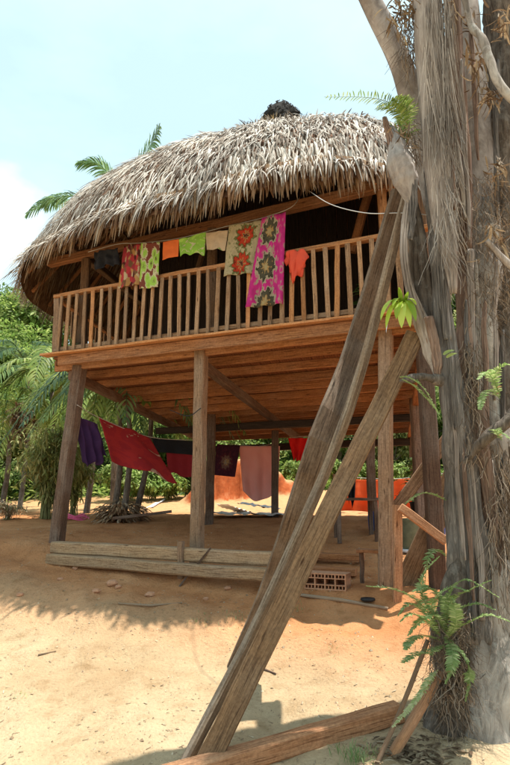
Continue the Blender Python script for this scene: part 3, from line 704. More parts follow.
cloth('orange_cloth', 'small plain orange cloth on the balcony line', M['f_orange'], F(163, 242), F(179, 239), F(178, 256), F(162, 260), .01, 1, 'cloth', GR, seed=1)
cloth('printed_cloth', 'small green and beige cloth next to the orange one', M['f_lime'], F(179, 239.5), F(206, 232), F(204, 252), F(181, 257), .014, 1.5, 'cloth', GR, ragb=.1, seed=4)
cloth('printed_cloth', 'small beige cloth with a red and green spot beside the big floral cloth', M['f_beige'], F(206, 233), F(228, 230), F(225, 250), F(207, 250), .014, 1.5, 'cloth', GR, ragb=.06, seed=5)
cloth('floral_cloth', 'beige cloth with two big red flowers hanging over the balcony rail', M['f_floral'], F(229, 225), F(264, 220), F(254, 273), F(223, 276), .024, 2.1, 'cloth', GR, seed=7)
cloth('pink_cloth', 'long magenta cloth with dark floral medallions hanging in front of the slats', M['f_pink'], F(262, 218, -.17), F(286, 212, -.17), F(283, 304, -.17), F(246, 308, -.17), .028, 2.4, 'cloth', GR, seed=3)
garment('coral_shirt', 'coral red shirt draped over the balcony rail', M['f_coral'], amp=.03, outline= [F(*q, -.14) for q in ((289, 251), (294, 249), (297, 252), (300, 249), (304, 249), (309, 257), (306, 262), (303, 259), (304, 268), (302, 277), (298, 275), (296, 278), (293, 284), (291, 277), (290, 267), (289, 262), (286, 266), (284.5, 262), (286, 255))])

M['f_tarp'] = fabric('orange tarpaulin', [(0, (.62, .09, .03)), (.5, (.74, .14, .04)), (1, (.8, .2, .07))], 3, 'soft', transl=.3)
cloth('orange_tarp', 'wide orange tarpaulin hanging in folds behind the right front post', M['f_tarp'], at(336, 479, 15.5), at(446, 476, 15.5), at(448, 512, 15.5), at(334, 511, 15.5), .09, 7, 'tarpaulin', None, nx=90, ragb=.08, sagt=.05, seed=9)
# laundry under the house
LG = 'laundry hanging under the house'
def line(pts, label):
    mb = MB(); tube(mb, spline(pts, 24), .006, 5); return tag(mb.build('clothesline', M['wire'], None, smooth=True), label, 'clothesline')
pA = [at(77, 405, 8.1), at(100, 418, 8.7), at(150, 437, 9.7), at(198, 440, 11.0), at(209, 438, 12.5)]
line(pA, 'cord strung from the left corner post carrying the red blanket')
cloth('purple_cloth', 'dark purple cloth hanging between the left corner post and the red blanket', M['f_purple'], at(76, 416, 8.3), at(98, 424, 8.6), at(107, 462, 8.8), at(83, 462, 8.5), .05, 3, 'cloth', LG, ragb=.25, seed=2)
cloth('red_blanket', 'large dark red patterned blanket blown aslant on the lower line', M['f_blanket'], at(98, 417, 8.7), at(150, 438, 9.7), at(178, 483, 9.6), at(111, 462, 8.7), .04, 1.5, 'blanket', LG, ragb=.12, seed=5, nx=34, thick=.008)
pB = [at(150, 438, 12.2), at(175, 442, 12.3), at(209, 441, 12.5)]
cloth('black_cloth', 'black cloth on the far line right of the red blanket', M['f_black'], at(152, 438, 12.4), at(206, 442, 12.4), at(206, 456, 12.4), at(156, 452, 12.4), .02, 3, 'cloth', LG, seed=6)
cloth('dark_red_cloth', 'dark red cloth with a brighter stripe hanging below the black one', M['f_darkred'], at(166, 450, 12.45), at(199, 454, 12.45), at(198, 478, 12.45), at(168, 474, 12.45), .02, 3, 'cloth', LG, ragb=.1, seed=8)
line([at(209, 438, 12.6), at(230, 444, 12.7), at(262, 446, 12.8), at(282, 440, 12.9), at(310, 436, 12.7), at(372, 438, 12.9)], 'cord at the back of the stilts carrying the pink sheet')
cloth('maroon_cloth', 'dark maroon cloth with a pale motif hanging left of the pink sheet', M['f_maroon'], at(217, 444, 12.65), at(240, 446, 12.65), at(235, 477, 12.65), at(213, 475, 12.65), .015, 1, 'cloth', LG, seed=2)
cloth('pink_sheet', 'faded pink sheet hanging low between the back posts', M['f_rose'], at(239, 446, 12.8), at(280, 446, 12.8), at(278, 488, 12.8), at(243, 491, 12.8), .045, 3, 'sheet', LG, ragb=.08, seed=3, nx=40, bots=.26)
cloth('red_cloth', 'bright red cloth hanging right of the pink sheet beside the leaning plank', M['f_red'], at(288, 438, 12.7), at(309, 438, 12.7), at(302, 460, 12.7), at(294, 462, 12.7), .05, 2, 'cloth', LG, ragb=.25, seed=4)
cloth('dark_garment', 'dark brown garment hanging low between the two leaning boards and the right post', M['f_black'], at(346, 470, 12.6), at(356, 470, 12.6), at(355, 502, 12.6), at(349, 504, 12.6), .03, 2, 'garment', LG, ragb=.15, seed=6)

# ------------------------------------------------------------------ timbers and small things by the house
def solo(name, label, cat, m, p0, p1, w, h, group=None, **k):
    mb = MB(); timber(mb, p0, p1, w, h, **k); o = mb.build(name, m, None); settle(o, min(V(p0), V(p1), key=lambda q: q.z)); return tag(o, label, cat, group)
l0 = onfront(50, 557, -.36); l1 = onfront(288, 572, -.30)
solo('squared_timber', 'long pale squared timber lying upper and back along the house front', 'timber', M['beam'], l0 + V((0, .14, .115)), l1 + V((0, .14, .115)), .17, .15, 'timbers lying along the house front', seg=8, jit=.006)
solo('squared_timber', 'lower front one of the long squared timbers before the posts', 'timber', M['beam'], l0 + V((.0, 0, -.02)), l1 + V((-.1, 0, -.04)), .15, .13, 'timbers lying along the house front', seg=8, jit=.006)
f = onfront(181, 575, -.28); solo('stake', 'short upright stake holding the timbers before the middle post', 'stake', M['post'], drop(f, .1), onfront(181, 541, -.28), .07, .06, up=nrm)
solo('iron_bar', 'thin dark stick leaning on the timbers right of the short stake', 'stick', M['dpost'], onground(179, 587), onfront(211, 548, -.25), .02, .02)
# hollow clay brick
def brick():
    c_ = onground(325, 591); ex = e1; ey = nrm; Wb, Hb, Db = .46, .17, .22
    o_ = c_ - ex * Wb / 2
    mb = MB()
    def q(x, y, z): return o_ + ex * x + ey * y + V((0, 0, z + .0))
    def bx(x0, x1, y0, y1, z0, z1):
        P = [q(x, y, z) for z in (z0, z1) for y in (y0, y1) for x in (x0, x1)]
        for f_ in ((0, 1, 3, 2), (4, 6, 7, 5), (0, 4, 5, 1), (2, 3, 7, 6), (0, 2, 6, 4), (1, 5, 7, 3)): mb.face([P[i] for i in f_])
    for z0, z1 in ((0, .014), (.047, .057), (.115, .125), (.157, .17)): bx(0, Wb, 0, Db, z0, z1)
    nh = 4; t_ = .014
    for i in range(nh + 1):
        x0 = i * (Wb - t_) / nh; bx(x0, x0 + t_, .001, Db - .001, .001, .169)
    for i in range(nh * 3 + 1):
        x0 = i * (Wb - .008) / (nh * 3); 
        bx(x0, x0 + .008, .002, Db - .002, .014, .047); bx(x0, x0 + .008, .002, Db - .002, .125, .157)
    bx(0.002, Wb - .002, Db - .03, Db - .02, .002, .168)
    o = mb.build('hollow_brick', M['clay'], None); settle(o, c_); tag(o, 'hollow clay brick with square holes lying below the deck by the leaning boards', 'brick')
brick()
solo('loose_board', 'loose board lying behind the hollow brick', 'board', M['joist'], onground(290, 572) + V((0, 0, .05)), onground(356, 577) + V((0, 0, .05)), .2, .08, 'boards lying on the earth under the house')
solo('loose_board', 'upper board stacked slightly askew behind the hollow brick', 'board', M['joist'], onground(280, 560) + V((0, 0, .08)), onground(364, 566) + V((0, 0, .10)), .2, .07, 'boards lying on the earth under the house')
st_ = onground(368, 583)
bench = thing('low_bench', 'small low bench of rough boards left of the right front post', 'bench', st_)
T('seat', M['joist'], V((st_.x - .12, st_.y, st_.z + .34)), V((st_.x + .2, st_.y - .05, st_.z + .34)), .16, .035, bench)
for dx in (-.06, .14): T('leg', M['dpost'], V((st_.x + dx, st_.y, st_.z - .02)), V((st_.x + dx, st_.y, st_.z + .33)), .05, .04, bench)
f = onground(386, 612)
mb = MB(); tube(mb, [onground(298, 597) + V((0, 0, .015)), onground(340, 603) + V((0, 0, .02)), onground(388, 611) + V((0, 0, .015))], [.016, .02, .018], 8, .2); tag(mb.build('stick', M['pole'], None, smooth=True), 'long thin stick lying on the ground before the hollow brick', 'stick')
mb = MB(); tube(mb, [onground(118, 605) + V((0, 0, .01)), onground(150, 608) + V((0, 0, .02)), onground(182, 604) + V((0, 0, .01))], [.008, .012, .006], 6, .3); tag(mb.build('stick', M['pole'], None, smooth=True), 'bent twig lying at the shade edge left of the long planks', 'stick')
mb = MB(); tube(mb, [onground(256, 668) + V((0, 0, .008)), onground(276, 676) + V((0, 0, .008))], [.008, .006], 6, .3); tag(mb.build('stick', M['dpost'], None, smooth=True), 'short dark twig on the sand right of the long planks', 'stick')
mb = MB(); tube(mb, [onground(38, 656) + V((0, 0, .006)), onground(56, 652) + V((0, 0, .006))], [.008, .004], 6, .3); tag(mb.build('stick', M['pole'], None, smooth=True), 'pale twig lying alone on the sunlit sand at the left', 'stick')
mb = MB(); c_ = onground(368, 603); lathe(mb, c_, [(.055, 0), (.075, .012), (.07, .03), (.03, .035), (.002, .03)]); o = mb.build('black_bowl', M['blackp'], None, smooth=True); settle(o, c_); tag(o, 'small black plastic lid on the ground near the right post', 'lid')
# crossing boards at the right: short post, raking boards
def yb(u, v0, v1, Y, m, w, label, name='board', d=.05, u1=None, Y1=None):
    solo(name, label, 'board', m, at(u, v0, Y), at(u1 if u1 is not None else u, v1, Y1 or Y), w, d, 'boards crossing beside the tree', up=V((0, -1, .1)), seg=5, jit=.004)
g0 = onground(397, 600)
solo('short_post', 'short orange brown post standing right of the right front post', 'post', M['redbeam'], V((g0.x, g0.y, g0.z - .1)), at(397.5, 505, g0.y), .085, .08, up=(0, 1, 0))
yg = g0.y
yb(400, 507, 541, yg - .1, M['redbeam'], .085, 'orange board slanting down from the short post to the tree', u1=446)
yb(390, 516, 437, yg + .5, M['post'], .13, 'raking board rising from behind the short post towards the tree', u1=449, Y1=yg + .2)
yb(396, 606, 470, yg + .35, M['plankB'], .24, 'wide board slanting up behind the barrel towards the tree trunk', u1=458, Y1=yg + .3)
c_ = onground(415, 552)
bar = thing('barrel', 'olive barrel with a pale bucket base standing behind the crossing boards', 'barrel', c_)
mb = MB(); lathe(mb, c_, [(.13, 0), (.14, .03), (.16, .05), (.17, .2), (.165, .38), (.16, .42), (.168, .44), (.15, .45), (.002, .44)]); mb.build('body', M['barrel'], bar, smooth=True)
mb = MB(); lathe(mb, c_ + V((0, 0, 0)), [(.2, .0), (.215, .03), (.2, .045), (.162, .04)]); mb.build('base_tray', M['bucket'], bar, smooth=True)
c_ = onground(437, 545); mb = MB(); lathe(mb, c_ + V((0, 0, .1)), [(.09, -.1), (.12, 0), (.14, .2), (.13, .3), (.06, .34), (.05, .38), (.002, .38)]); o = mb.build('blue_jug', M['blue'], None, smooth=True); settle(o, c_); tag(o, 'blue plastic jug half hidden behind the crossing boards', 'jug')
c_ = onground(377, 531); mb = MB(); lathe(mb, c_, [(.10, 0), (.13, .02), (.14, .22), (.12, .3), (.002, .3)]); o = mb.build('blue_bucket', M['blue'], None, smooth=True); settle(o, c_); tag(o, 'dark blue bucket in the shade behind the right front post', 'bucket')
c_ = onground(422, 520)
t = thing('dark_shrub', 'dark leafy plant in a black pot behind the raking boards', 'potted plant', c_)
mb = MB(); lathe(mb, c_, [(.16, 0), (.2, .3), (.22, .3), (.2, .32), (.002, .28)]); mb.build('pot', M['blackp'], t, smooth=True)
mb = MB()
for i in range(200): leafblade(mb, c_ + V((rnd.gauss(0, .14), rnd.gauss(0, .14), .3 + rnd.random() * .75)), (rnd.gauss(0, 1), rnd.gauss(0, 1), .4), rnd.uniform(.12, .3), .07, 1.2, 3)
mb.build('leaves', M['leafB'], t)
tc_ = onground(356, 541)
tb = thing('rough_table', 'rough low table in the shade between the leaning planks and the right post', 'table', tc_)
T('top', M['dpost'], tc_ + V((-.32, .1, .62)), tc_ + V((.38, .1, .62)), .5, .04, tb)
for dx in (-.26, .3):
    for dy in (-.1, .3): T('leg', M['dpost'], tc_ + V((dx, dy, -.03)), tc_ + V((dx, dy, .6)), .06, .06, tb, up=(0, 1, 0))
# sheet metal heap behind
hc = onground(246, 517)
for i, (du, dv, w_, l_, rz, rx, lab) in enumerate(((0, 0, 1.6, 1.1, .1, .02, 'grey metal sheet lying lowest in the heap behind the stilts'), (-12, -3, .8, .8, .5, .3, 'crumpled pale metal sheet tilted on the left of the heap'), (14, -2, .9, .9, -.2, .14, 'pale sheet lying on the right of the metal heap'))):
    c_ = onground(246 + du, 516 + dv) + V((0, 0, .05 + .07 * i)); mb = MB(); n = 20
    g_ = [[c_ + Matrix.Rotation(rz, 3, 'Z') @ (Matrix.Rotation(rx, 3, 'Y') @ V(((i_ / n - .5) * w_, (j_ / 6 - .5) * l_, .012 * math.sin(i_ * 1.9) + .05 * noise.noise(V((i_ * .3, j_ * .4, i)))))) for i_ in range(n + 1)] for j_ in range(7)]
    for j_ in range(6):
        for i_ in range(n): mb.face([g_[j_][i_], g_[j_][i_ + 1], g_[j_ + 1][i_ + 1], g_[j_ + 1][i_]])
    o = mb.build('metal_sheet', M['metal'], None); settle(o, c_); o.modifiers.new('thickness', 'SOLIDIFY').thickness = .004; tag(o, lab, 'metal sheet', 'sheets heaped behind the stilts')
# pale plastic strip lying on the slope at the left
mb = MB(); pts = [onground(142, 511), onground(165, 501), onground(186, 494), onground(200, 491)]
pts = spline(pts, 30)
for i in range(30):
    a_, b_ = pts[i], pts[i + 1]; o_ = V((0, 1.5, 0))
    mb.face([G(a_.x, a_.y) + V((0, 0, .05)), G(b_.x, b_.y) + V((0, 0, .05)), G(b_.x, b_.y + 1.5) + V((0, 0, .06)), G(a_.x, a_.y + 1.5) + V((0, 0, .05 + .04 * math.sin(i)))])
o = mb.build('plastic_sheet', M['bucket'], None, smooth=True); o.modifiers.new('thickness', 'SOLIDIFY').thickness = .01; tag(o, 'long white plastic strip lying on the slope behind the red blanket', 'plastic sheet')
c_ = onground(75, 520); mb = MB()
for k in range(3): tube(mb, [c_ + V((math.cos(t_ * .52) * (.28 - .05 * k), math.sin(t_ * .52) * .22, .02 + .03 * k + .04 * math.sin(t_))) for t_ in range(13)], .014, 6)
o = mb.build('pink_hose', M['pink'], None, smooth=True); settle(o, c_); tag(o, 'coil of pink hose on the ground behind the left corner post', 'hose')
c_ = onground(140, 524); solo('fallen_branch', 'dark branch lying beside the palm clump at the left', 'branch', M['dpost'], c_ + V((-.5, 0, .1)), c_ + V((.55, .1, .22)), .05, .05)

for (u, v, q) in ((112, 585, .05), (118, 588, .03), (96, 592, .035), (60, 580, .03), (150, 596, .04), (228, 590, .035), (20, 596, .03), (262, 600, .03), (206, 600, .025), (75, 570, .03)):
    c_ = onground(u, v); mb = MB(); rings = []
    for k in range(7):
        a_ = math.pi * k / 6; rings.append([c_ + V((q * math.sin(a_) * math.cos(j * .7854) * 1.3, q * math.sin(a_) * math.sin(j * .7854), q * .7 * (-math.cos(a_)) + q * .3)) * 1.0 + V([q * .5 * noise.noise(V((k * .9, j * .8, u))) * math.sin(a_)] * 3) for j in range(8)])
    mb.quadstrip(rings, [(k * .1, [j * .1 for j in range(9)]) for k in range(7)], caps=False)
    o = mb.build('clod', M['clay'], None, smooth=False); settle(o, c_); tag(o, 'small clod of red earth lying on the shaded slope before the house timbers', 'clod', 'clods of earth before the house')
for u_, v_, l_ in ((334, 474, 'thin stake holding the left end of the orange tarpaulin'), (449, 471, 'thin stake holding the right end of the orange tarpaulin')):
    q_ = at(u_, v_, 15.5); solo('stake', l_, 'stake', M['dpost'], drop(q_, .1), q_, .05, .05)
mb = MB(); tube(mb, spline([at(334, 476, 15.5), at(392, 479, 15.5), at(449, 473, 15.5)], 12), .008, 5); tag(mb.build('clothesline', M['wire'], None, smooth=True), 'cord between two stakes carrying the orange tarpaulin', 'clothesline')
# long timber on the near ground
t0 = atz(138, 782, .13); t1 = atz(399, 712, .28)
t1 = onground(399, 722)
t0 = onground(160, 790)
solo('red_timber', 'long reddish squared timber lying across the near ground behind the planks', 'timber', M['redtim'], t0 + V((0, 0, .04)), t1 + V((0, 0, .05)), .12, .11, seg=10, jit=.004)

# ------------------------------------------------------------------ planks leaning on the tree
PG = 'long planks leaning on the tree'
def plankpx(name, label, m, a_, b_, Ya, Yb, w, d, n=10, bow=0, twist=0, ov=0, chh=.12, roll=0):
    """a_ top px centre, b_ bottom px centre"""
    P0 = at(*b_, Yb); P1 = at(*a_, Ya); dr = (P1 - P0).normalized(); P0 = P0 - dr * ov
    view = ((P0 + P1) / 2 - EYE).normalized(); sd = dr.cross(view).normalized()
    mb = MB(); mid = P0.lerp(P1, .5) + sd * bow; pts = spline([P0, mid, P1], n)
    rings = []; uvs = []; L = 0; ch = chh * min(w, d)
    for i, q in enumerate(pts):
        dd = (pts[min(i + 1, n)] - pts[max(i - 1, 0)]).normalized(); s_ = dd.cross(view).normalized(); f_ = s_.cross(dd)
        ang = roll + twist * (i / n - .5); s2 = s_ * math.cos(ang) + f_ * math.sin(ang); f2 = f_ * math.cos(ang) - s_ * math.sin(ang)
        a2, b2 = w / 2 * (1 + .04 * noise.noise(V((i * .8, 0, w * 90)))), d / 2
        prof = [(-a2 + ch, -b2), (a2 - ch, -b2), (a2, -b2 + ch), (a2, b2 - ch), (a2 - ch, b2), (-a2 + ch, b2), (-a2, b2 - ch), (-a2, -b2 + ch)]
        rings.append([q + s2 * (x + rnd.uniform(-.002, .002)) + f2 * (y + rnd.uniform(-.002, .002)) for x, y in prof]); vv = [0]
        for j in range(8): q1 = prof[j]; q2 = prof[(j + 1) % 8]; vv.append(vv[-1] + math.hypot(q1[0] - q2[0], q1[1] - q2[1]))
        uvs.append((L, vv)); L += (pts[min(i + 1, n)] - q).length
    mb.quadstrip(rings, uvs); o = mb.build(name, m, None); settle(o, P0); return tag(o, label, 'plank', PG)
def plankpath(name, label, m, path, w, d, n=16, roll=(0, 0), ov=0, chh=.12, wob=.004):
    P = [at(*q) for q in path]; dr = (P[0] - P[1]).normalized(); P[0] = P[0] + dr * ov; pts = spline(P, n)
    view = ((P[0] + P[-1]) / 2 - EYE).normalized(); mb = MB(); rings = []; uvs = []; L = 0; ch = chh * min(w, d)
    for i, q in enumerate(pts):
        dd = (pts[min(i + 1, n)] - pts[max(i - 1, 0)]).normalized(); s_ = dd.cross(view).normalized(); f_ = s_.cross(dd)
        ang = roll[0] + (roll[1] - roll[0]) * i / n; s2 = s_ * math.cos(ang) + f_ * math.sin(ang); f2 = f_ * math.cos(ang) - s_ * math.sin(ang)
        a2, b2 = w / 2, d / 2; e_ = [wob * noise.noise(V((i * 1.7, k * 5, w * 90))) * 2 for k in range(2)]
        prof = [(-a2 + ch, -b2), (a2 - ch, -b2), (a2, -b2 + ch), (a2, b2 - ch), (a2 - ch, b2), (-a2 + ch, b2), (-a2, b2 - ch), (-a2, -b2 + ch)]
        rings.append([q + s2 * (x + e_[0 if x < 0 else 1] + rnd.uniform(-.0012, .0012)) + f2 * (y + rnd.uniform(-.0012, .0012)) for x, y in prof]); vv = [0]
        for j in range(8): q1 = prof[j]; q2 = prof[(j + 1) % 8]; vv.append(vv[-1] + math.hypot(q1[0] - q2[0], q1[1] - q2[1]))
        uvs.append((L, vv)); L += (pts[min(i + 1, n)] - q).length
    mb.quadstrip(rings, uvs); o = mb.build(name, m, None); settle(o, P[0]); return tag(o, label, 'plank', PG)
bA = onground(240, 668)
plankpath('leaning_plank', 'dark weathered wide plank standing furthest back, its foot on the sand', M['plankA'], [(238, 668, bA.y), (278, 570, bA.y - .3), (320, 440, bA.y - .75), (357, 340, 4.6), (401, 192, 4.25)], .175, .045, roll=(-.1, -.75), ov=.05)
plankpath('leaning_pole', 'narrow rounded pole wedged between the two wide leaning planks', M['pole'], [(181, 772, 3.72), (267, 603, 3.95), (338, 440, 4.1), (371, 335, 4.15), (406, 198, 4.12)], .05, .085, roll=(.6, .75), ov=.12, chh=.25)
plankpath('leaning_plank', 'nearest and lightest leaning plank, cut off square below the lime green plant', M['plankB'], [(203, 772, 3.66), (310, 550, 3.8), (416, 334, 3.92)], .132, .042, roll=(.12, .2), ov=.12)

# ------------------------------------------------------------------ big old tree at the right
troot = G(1.95, 4.1)
tree = thing('old_tree', 'massive old grey tree wrapped in fibres, dead fronds and ferns at the right edge', 'tree', troot)
def stem(name, m, path, rads, Y, n=28, seg=26, nz=.35, nsc=3.2, ridg=0, rk=7, seed=0, squash=.9, parent=tree):
    """path px list, rads px list, Y depth or list"""
    Ys = Y if isinstance(Y, (list, tuple)) else [Y] * len(path)
    P = [at(*q, y) for q, y in zip(path, Ys)]; Rr = [r_ / FPX * y * 1.02 for r_, y in zip(rads, Ys)]
    mb = MB(); tube(mb, spline(P, seg), lerpl(Rr, seg), n, nz, nsc, seed=seed, ridg=ridg, rk=rk, squash=squash); return mb.build(name, m, parent, smooth=True)
trunk = stem('trunk', M['barkg'], [(500, 960), (496, 800), (492, 700), (493, 620), (497, 560)], [52, 34, 29, 25, 18], [3.9, 3.9, 3.95, 4.0, 4.05], n=44, seg=50, nz=.42, ridg=.03, rk=4)
stem('trunk_stem', M['barkd'], [(448, 880), (446, 765), (449, 700), (452, 640), (456, 590), (462, 545)], [30, 19, 17, 16, 13, 3], 3.95, n=36, seg=40, nz=.5, ridg=.08, rk=5, seed=4)
stem('trunk_stem', M['split'], [(474, 640), (470, 570), (464, 500), (457, 430), (449, 360), (442, 300), (434, 230), (428, 170)], [21, 19, 16.5, 13.5, 11, 9, 6.5, 4], [4.0, 4.0, 3.95, 3.9, 3.88, 3.88, 3.9, 3.95], n=44, seg=70, nz=.35, ridg=.11, rk=6, seed=2, nsc=4)
stem('trunk_stem', M['barkd'], [(520, 640), (512, 520), (508, 420), (506, 300), (504, 180), (508, 60), (512, -60)], [34, 30, 27, 25, 23, 24, 28], [4.35] * 7, n=44, seg=70, nz=.4, ridg=.05, rk=7, seed=5)
stem('trunk_stem', M['barkg'], [(492, 600), (494, 500), (490, 430), (484, 350), (486, 270), (490, 200)], [15, 14, 16, 16, 12, 8], [4.1, 4.12, 4.1, 4.08, 4.1, 4.2], n=36, seg=60, nz=.5, ridg=.06, rk=5, seed=7)
stem('trunk_stem', M['barkl'], [(486, 300), (482, 220), (478, 150), (470, 80), (462, 10), (455, -70)], [16, 17, 17, 18, 18, 18], [4.3] * 6, n=36, seg=50, nz=.18, nsc=2, seed=9)
stem('trunk_stem', M['barkr'], [(478, 560), (480, 480), (472, 400), (466, 320), (464, 240), (458, 180)], [9, 9, 9, 9, 8, 5], [4.05, 4.0, 4.0, 4.0, 4.05, 4.1], n=30, seg=50, nz=.5, ridg=.15, rk=5, seed=12)
stem('limb', M['barkl'], [(438, 210), (430, 160), (418, 115), (404, 72), (388, 35), (366, -8), (350, -40)], [13, 15, 15, 13.5, 13, 11, 11], [4.3, 4.3, 4.3, 4.25, 4.2, 4.15, 4.1], n=30, seg=50, nz=.2, nsc=2.5, seed=11)
stem('limb', M['barkg'], [(520, 108), (500, 85), (488, 55), (482, 38), (470, 22), (462, -20)], [4.5, 5, 4.5, 5, 4, 4], [3.6, 3.6, 3.62, 3.65, 3.7, 3.7], n=16, seg=40, nz=.4, nsc=9, seed=13)
stem('limb', M['barkd'], [(462, 466), (476, 450), (486, 437), (500, 427), (520, 412)], [1.5, 4, 6, 6.5, 7], [3.85, 3.75, 3.7, 3.7, 3.7], n=18, seg=36, nz=.6, nsc=12, seed=14)
stem('limb', M['barkd'], [(462, 388), (440, 381), (420, 377), (408, 379), (400, 381)], [6.5, 5.5, 4.2, 3.5, 1.2], [3.95, 3.85, 3.8, 3.8, 3.8], n=18, seg=30, nz=.6, nsc=12, seed=15)
stem('limb', M['barkg'], [(445, 70), (436, 100), (452, 130), (460, 170), (466, 220)], [3.5, 3, 3, 3, 2], [3.85, 3.8, 3.8, 3.85, 3.9], n=12, seg=30, nz=.4, nsc=9, seed=16)
stem('limb', M['spathe'], [(487, 240), (500, 255), (515, 270)], [2.5, 3, 4], 3.7, n=10, seg=12, nz=.3)
stem('limb', M['split'], [(436, 200), (444, 280), (450, 340)], [3, 3, 2], 3.8, n=10, seg=24, nz=.5, nsc=10)

def ribbonstrip(mb, pts, w0, w1, m=None, nrm_=None, cup=.3, n=7):
    """cupped long sheath: pts 3D, widths metres"""
    k = len(pts); base = len(mb.v); L = 0
    for i, q in enumerate(pts):
        d = (pts[min(i + 1, k - 1)] - pts[max(i - 1, 0)]).normalized(); view = (q - EYE).normalized(); s_ = d.cross(view).normalized(); f_ = s_.cross(d)
        w = w0[i]
        for j in range(n):
            x = (j / (n - 1) - .5) * 2
            mb.v.append(tuple(q + s_ * x * w / 2 + f_ * (cup * w * (1 - x * x) * w1 + .006 * math.sin(j * 2.1 + i * .15))))
    for i in range(k - 1):
        L2 = L + (pts[i + 1] - pts[i]).length
        for j in range(n - 1):
            a_ = base + i * n + j; mb.f.append((a_, a_ + 1, a_ + n + 1, a_ + n)); mb.uv.append(((L, j * .03), (L, j * .03 + .03), (L2, j * .03 + .03), (L2, j * .03)))
        L = L2
def sheath(name, m, path, wpx, Y, cup=.3, sgn=-1, parent=tree, seg=40, thick=.012):
    Ys = Y if isinstance(Y, (list, tuple)) else [Y] * len(path)
    P = spline([at(*q, y) for q, y in zip(path, Ys)], seg); ws = lerpl([w / FPX * y for w, y in zip(wpx, Ys)], seg)
    ws = [w * (1 + .12 * noise.noise(V((i * .25, len(path), wpx[0])))) for i, w in enumerate(ws)]
    mb = MB(); ribbonstrip(mb, P, ws, sgn, cup=cup, n=11); o = mb.build(name, m, parent, smooth=True); o.modifiers.new('thickness', 'SOLIDIFY').thickness = thick; return o
sheath('hanging_frond', M['spathe'], [(424, -40), (428, 20), (433, 80), (437, 140), (441, 200), (448, 250), (453, 294)], [30, 30, 31, 29, 24, 17, 5], 3.78, .35)
sheath('dead_spathe', M['barkl'], [(391, 128), (397, 146), (400, 164), (406, 182), (411, 204)], [5, 17, 26, 24, 8], [3.95, 3.9, 3.85, 3.85, 3.85], .42)
sheath('dead_spathe', M['spathe'], [(409, 195), (406, 225), (405, 255), (411, 290), (422, 325), (431, 352), (438, 380)], [7, 7, 7, 8, 14, 16, 4], [3.85] * 7, .2)
sheath('dead_spathe', M['barkd'], [(413, 196), (417, 235), (419, 270), (425, 300), (432, 335)], [8, 18, 22, 20, 8], [3.93] * 5, -.3)
sheath('dead_spathe', M['split'], [(412, 180), (414, 205), (412, 225), (410, 240)], [10, 8, 5, 2], 3.82, .2)
sheath('dead_spathe', M['barkr'], [(426, 318), (432, 340), (436, 362), (437, 376)], [12, 14, 10, 3], 3.84, .3)
sheath('hanging_frond', M['split'], [(438, 235), (441, 270), (444, 310), (446, 340)], [5, 6, 6, 3], 3.8, .3)
sheath('dead_spathe', M['barkr'], [(478, 392), (481, 430), (486, 470), (492, 520), (494, 560)], [10, 14, 12, 8, 3], 3.9, .3)
sheath('dead_spathe', M['spathe'], [(470, 250), (472, 300), (474, 350), (476, 385)], [5, 6, 5, 3], 3.95, .3)
sheath('dead_spathe', M['spathe'], [(470, 450), (474, 500), (480, 560), (482, 620)], [5, 5, 6, 3], 3.88, .3)
sheath('dead_spathe', M['barkr'], [(384, 118), (392, 140), (396, 160), (402, 182)], [3, 8, 9, 2], 3.9, .3)
sheath('hanging_frond', M['barkr'], [(452, -40), (455, 40), (459, 110), (464, 180), (468, 250)], [14, 16, 17, 15, 5], 3.98, .3)
for (u_, v0_, v1_, w_, y_, mk_, dr_) in ((452, 380, 560, 3.5, 3.84, 'spathe', 12), (459, 400, 600, 3, 3.84, 'barkr', 14), (446, 300, 430, 2.5, 3.8, 'split', 10), (466, 300, 470, 4, 3.9, 'split', 6), (476, 260, 400, 5, 3.96, 'barkg', 3), (484, 300, 470, 4, 3.9, 'barkr', 4), (496, 240, 400, 5, 4.0, 'spathe', -2), (503, 330, 520, 5, 4.02, 'split', 0), (492, 460, 620, 5, 3.9, 'barkg', 2), (501, 520, 640, 4, 3.92, 'barkr', -3), (468, 500, 640, 4, 3.86, 'split', 6), (461, 60, 240, 4, 3.88, 'spathe', 8), (447, 40, 210, 3, 3.74, 'barkr', 8), (421, 60, 190, 4, 3.8, 'barkd', 8), (470, 20, 160, 4, 4.1, 'barkr', 8), (497, 60, 220, 5, 4.1, 'split', 0)):
    k_ = 6; sheath('bark_strip', M[mk_], [(u_ + dr_ * i / k_ + rnd.uniform(-1, 1), v0_ + (v1_ - v0_) * i / k_) for i in range(k_ + 1)], [1.5] + [w_ * rnd.uniform(.7, 1.3) for _ in range(k_ - 1)] + [1], y_, .35, thick=.008)
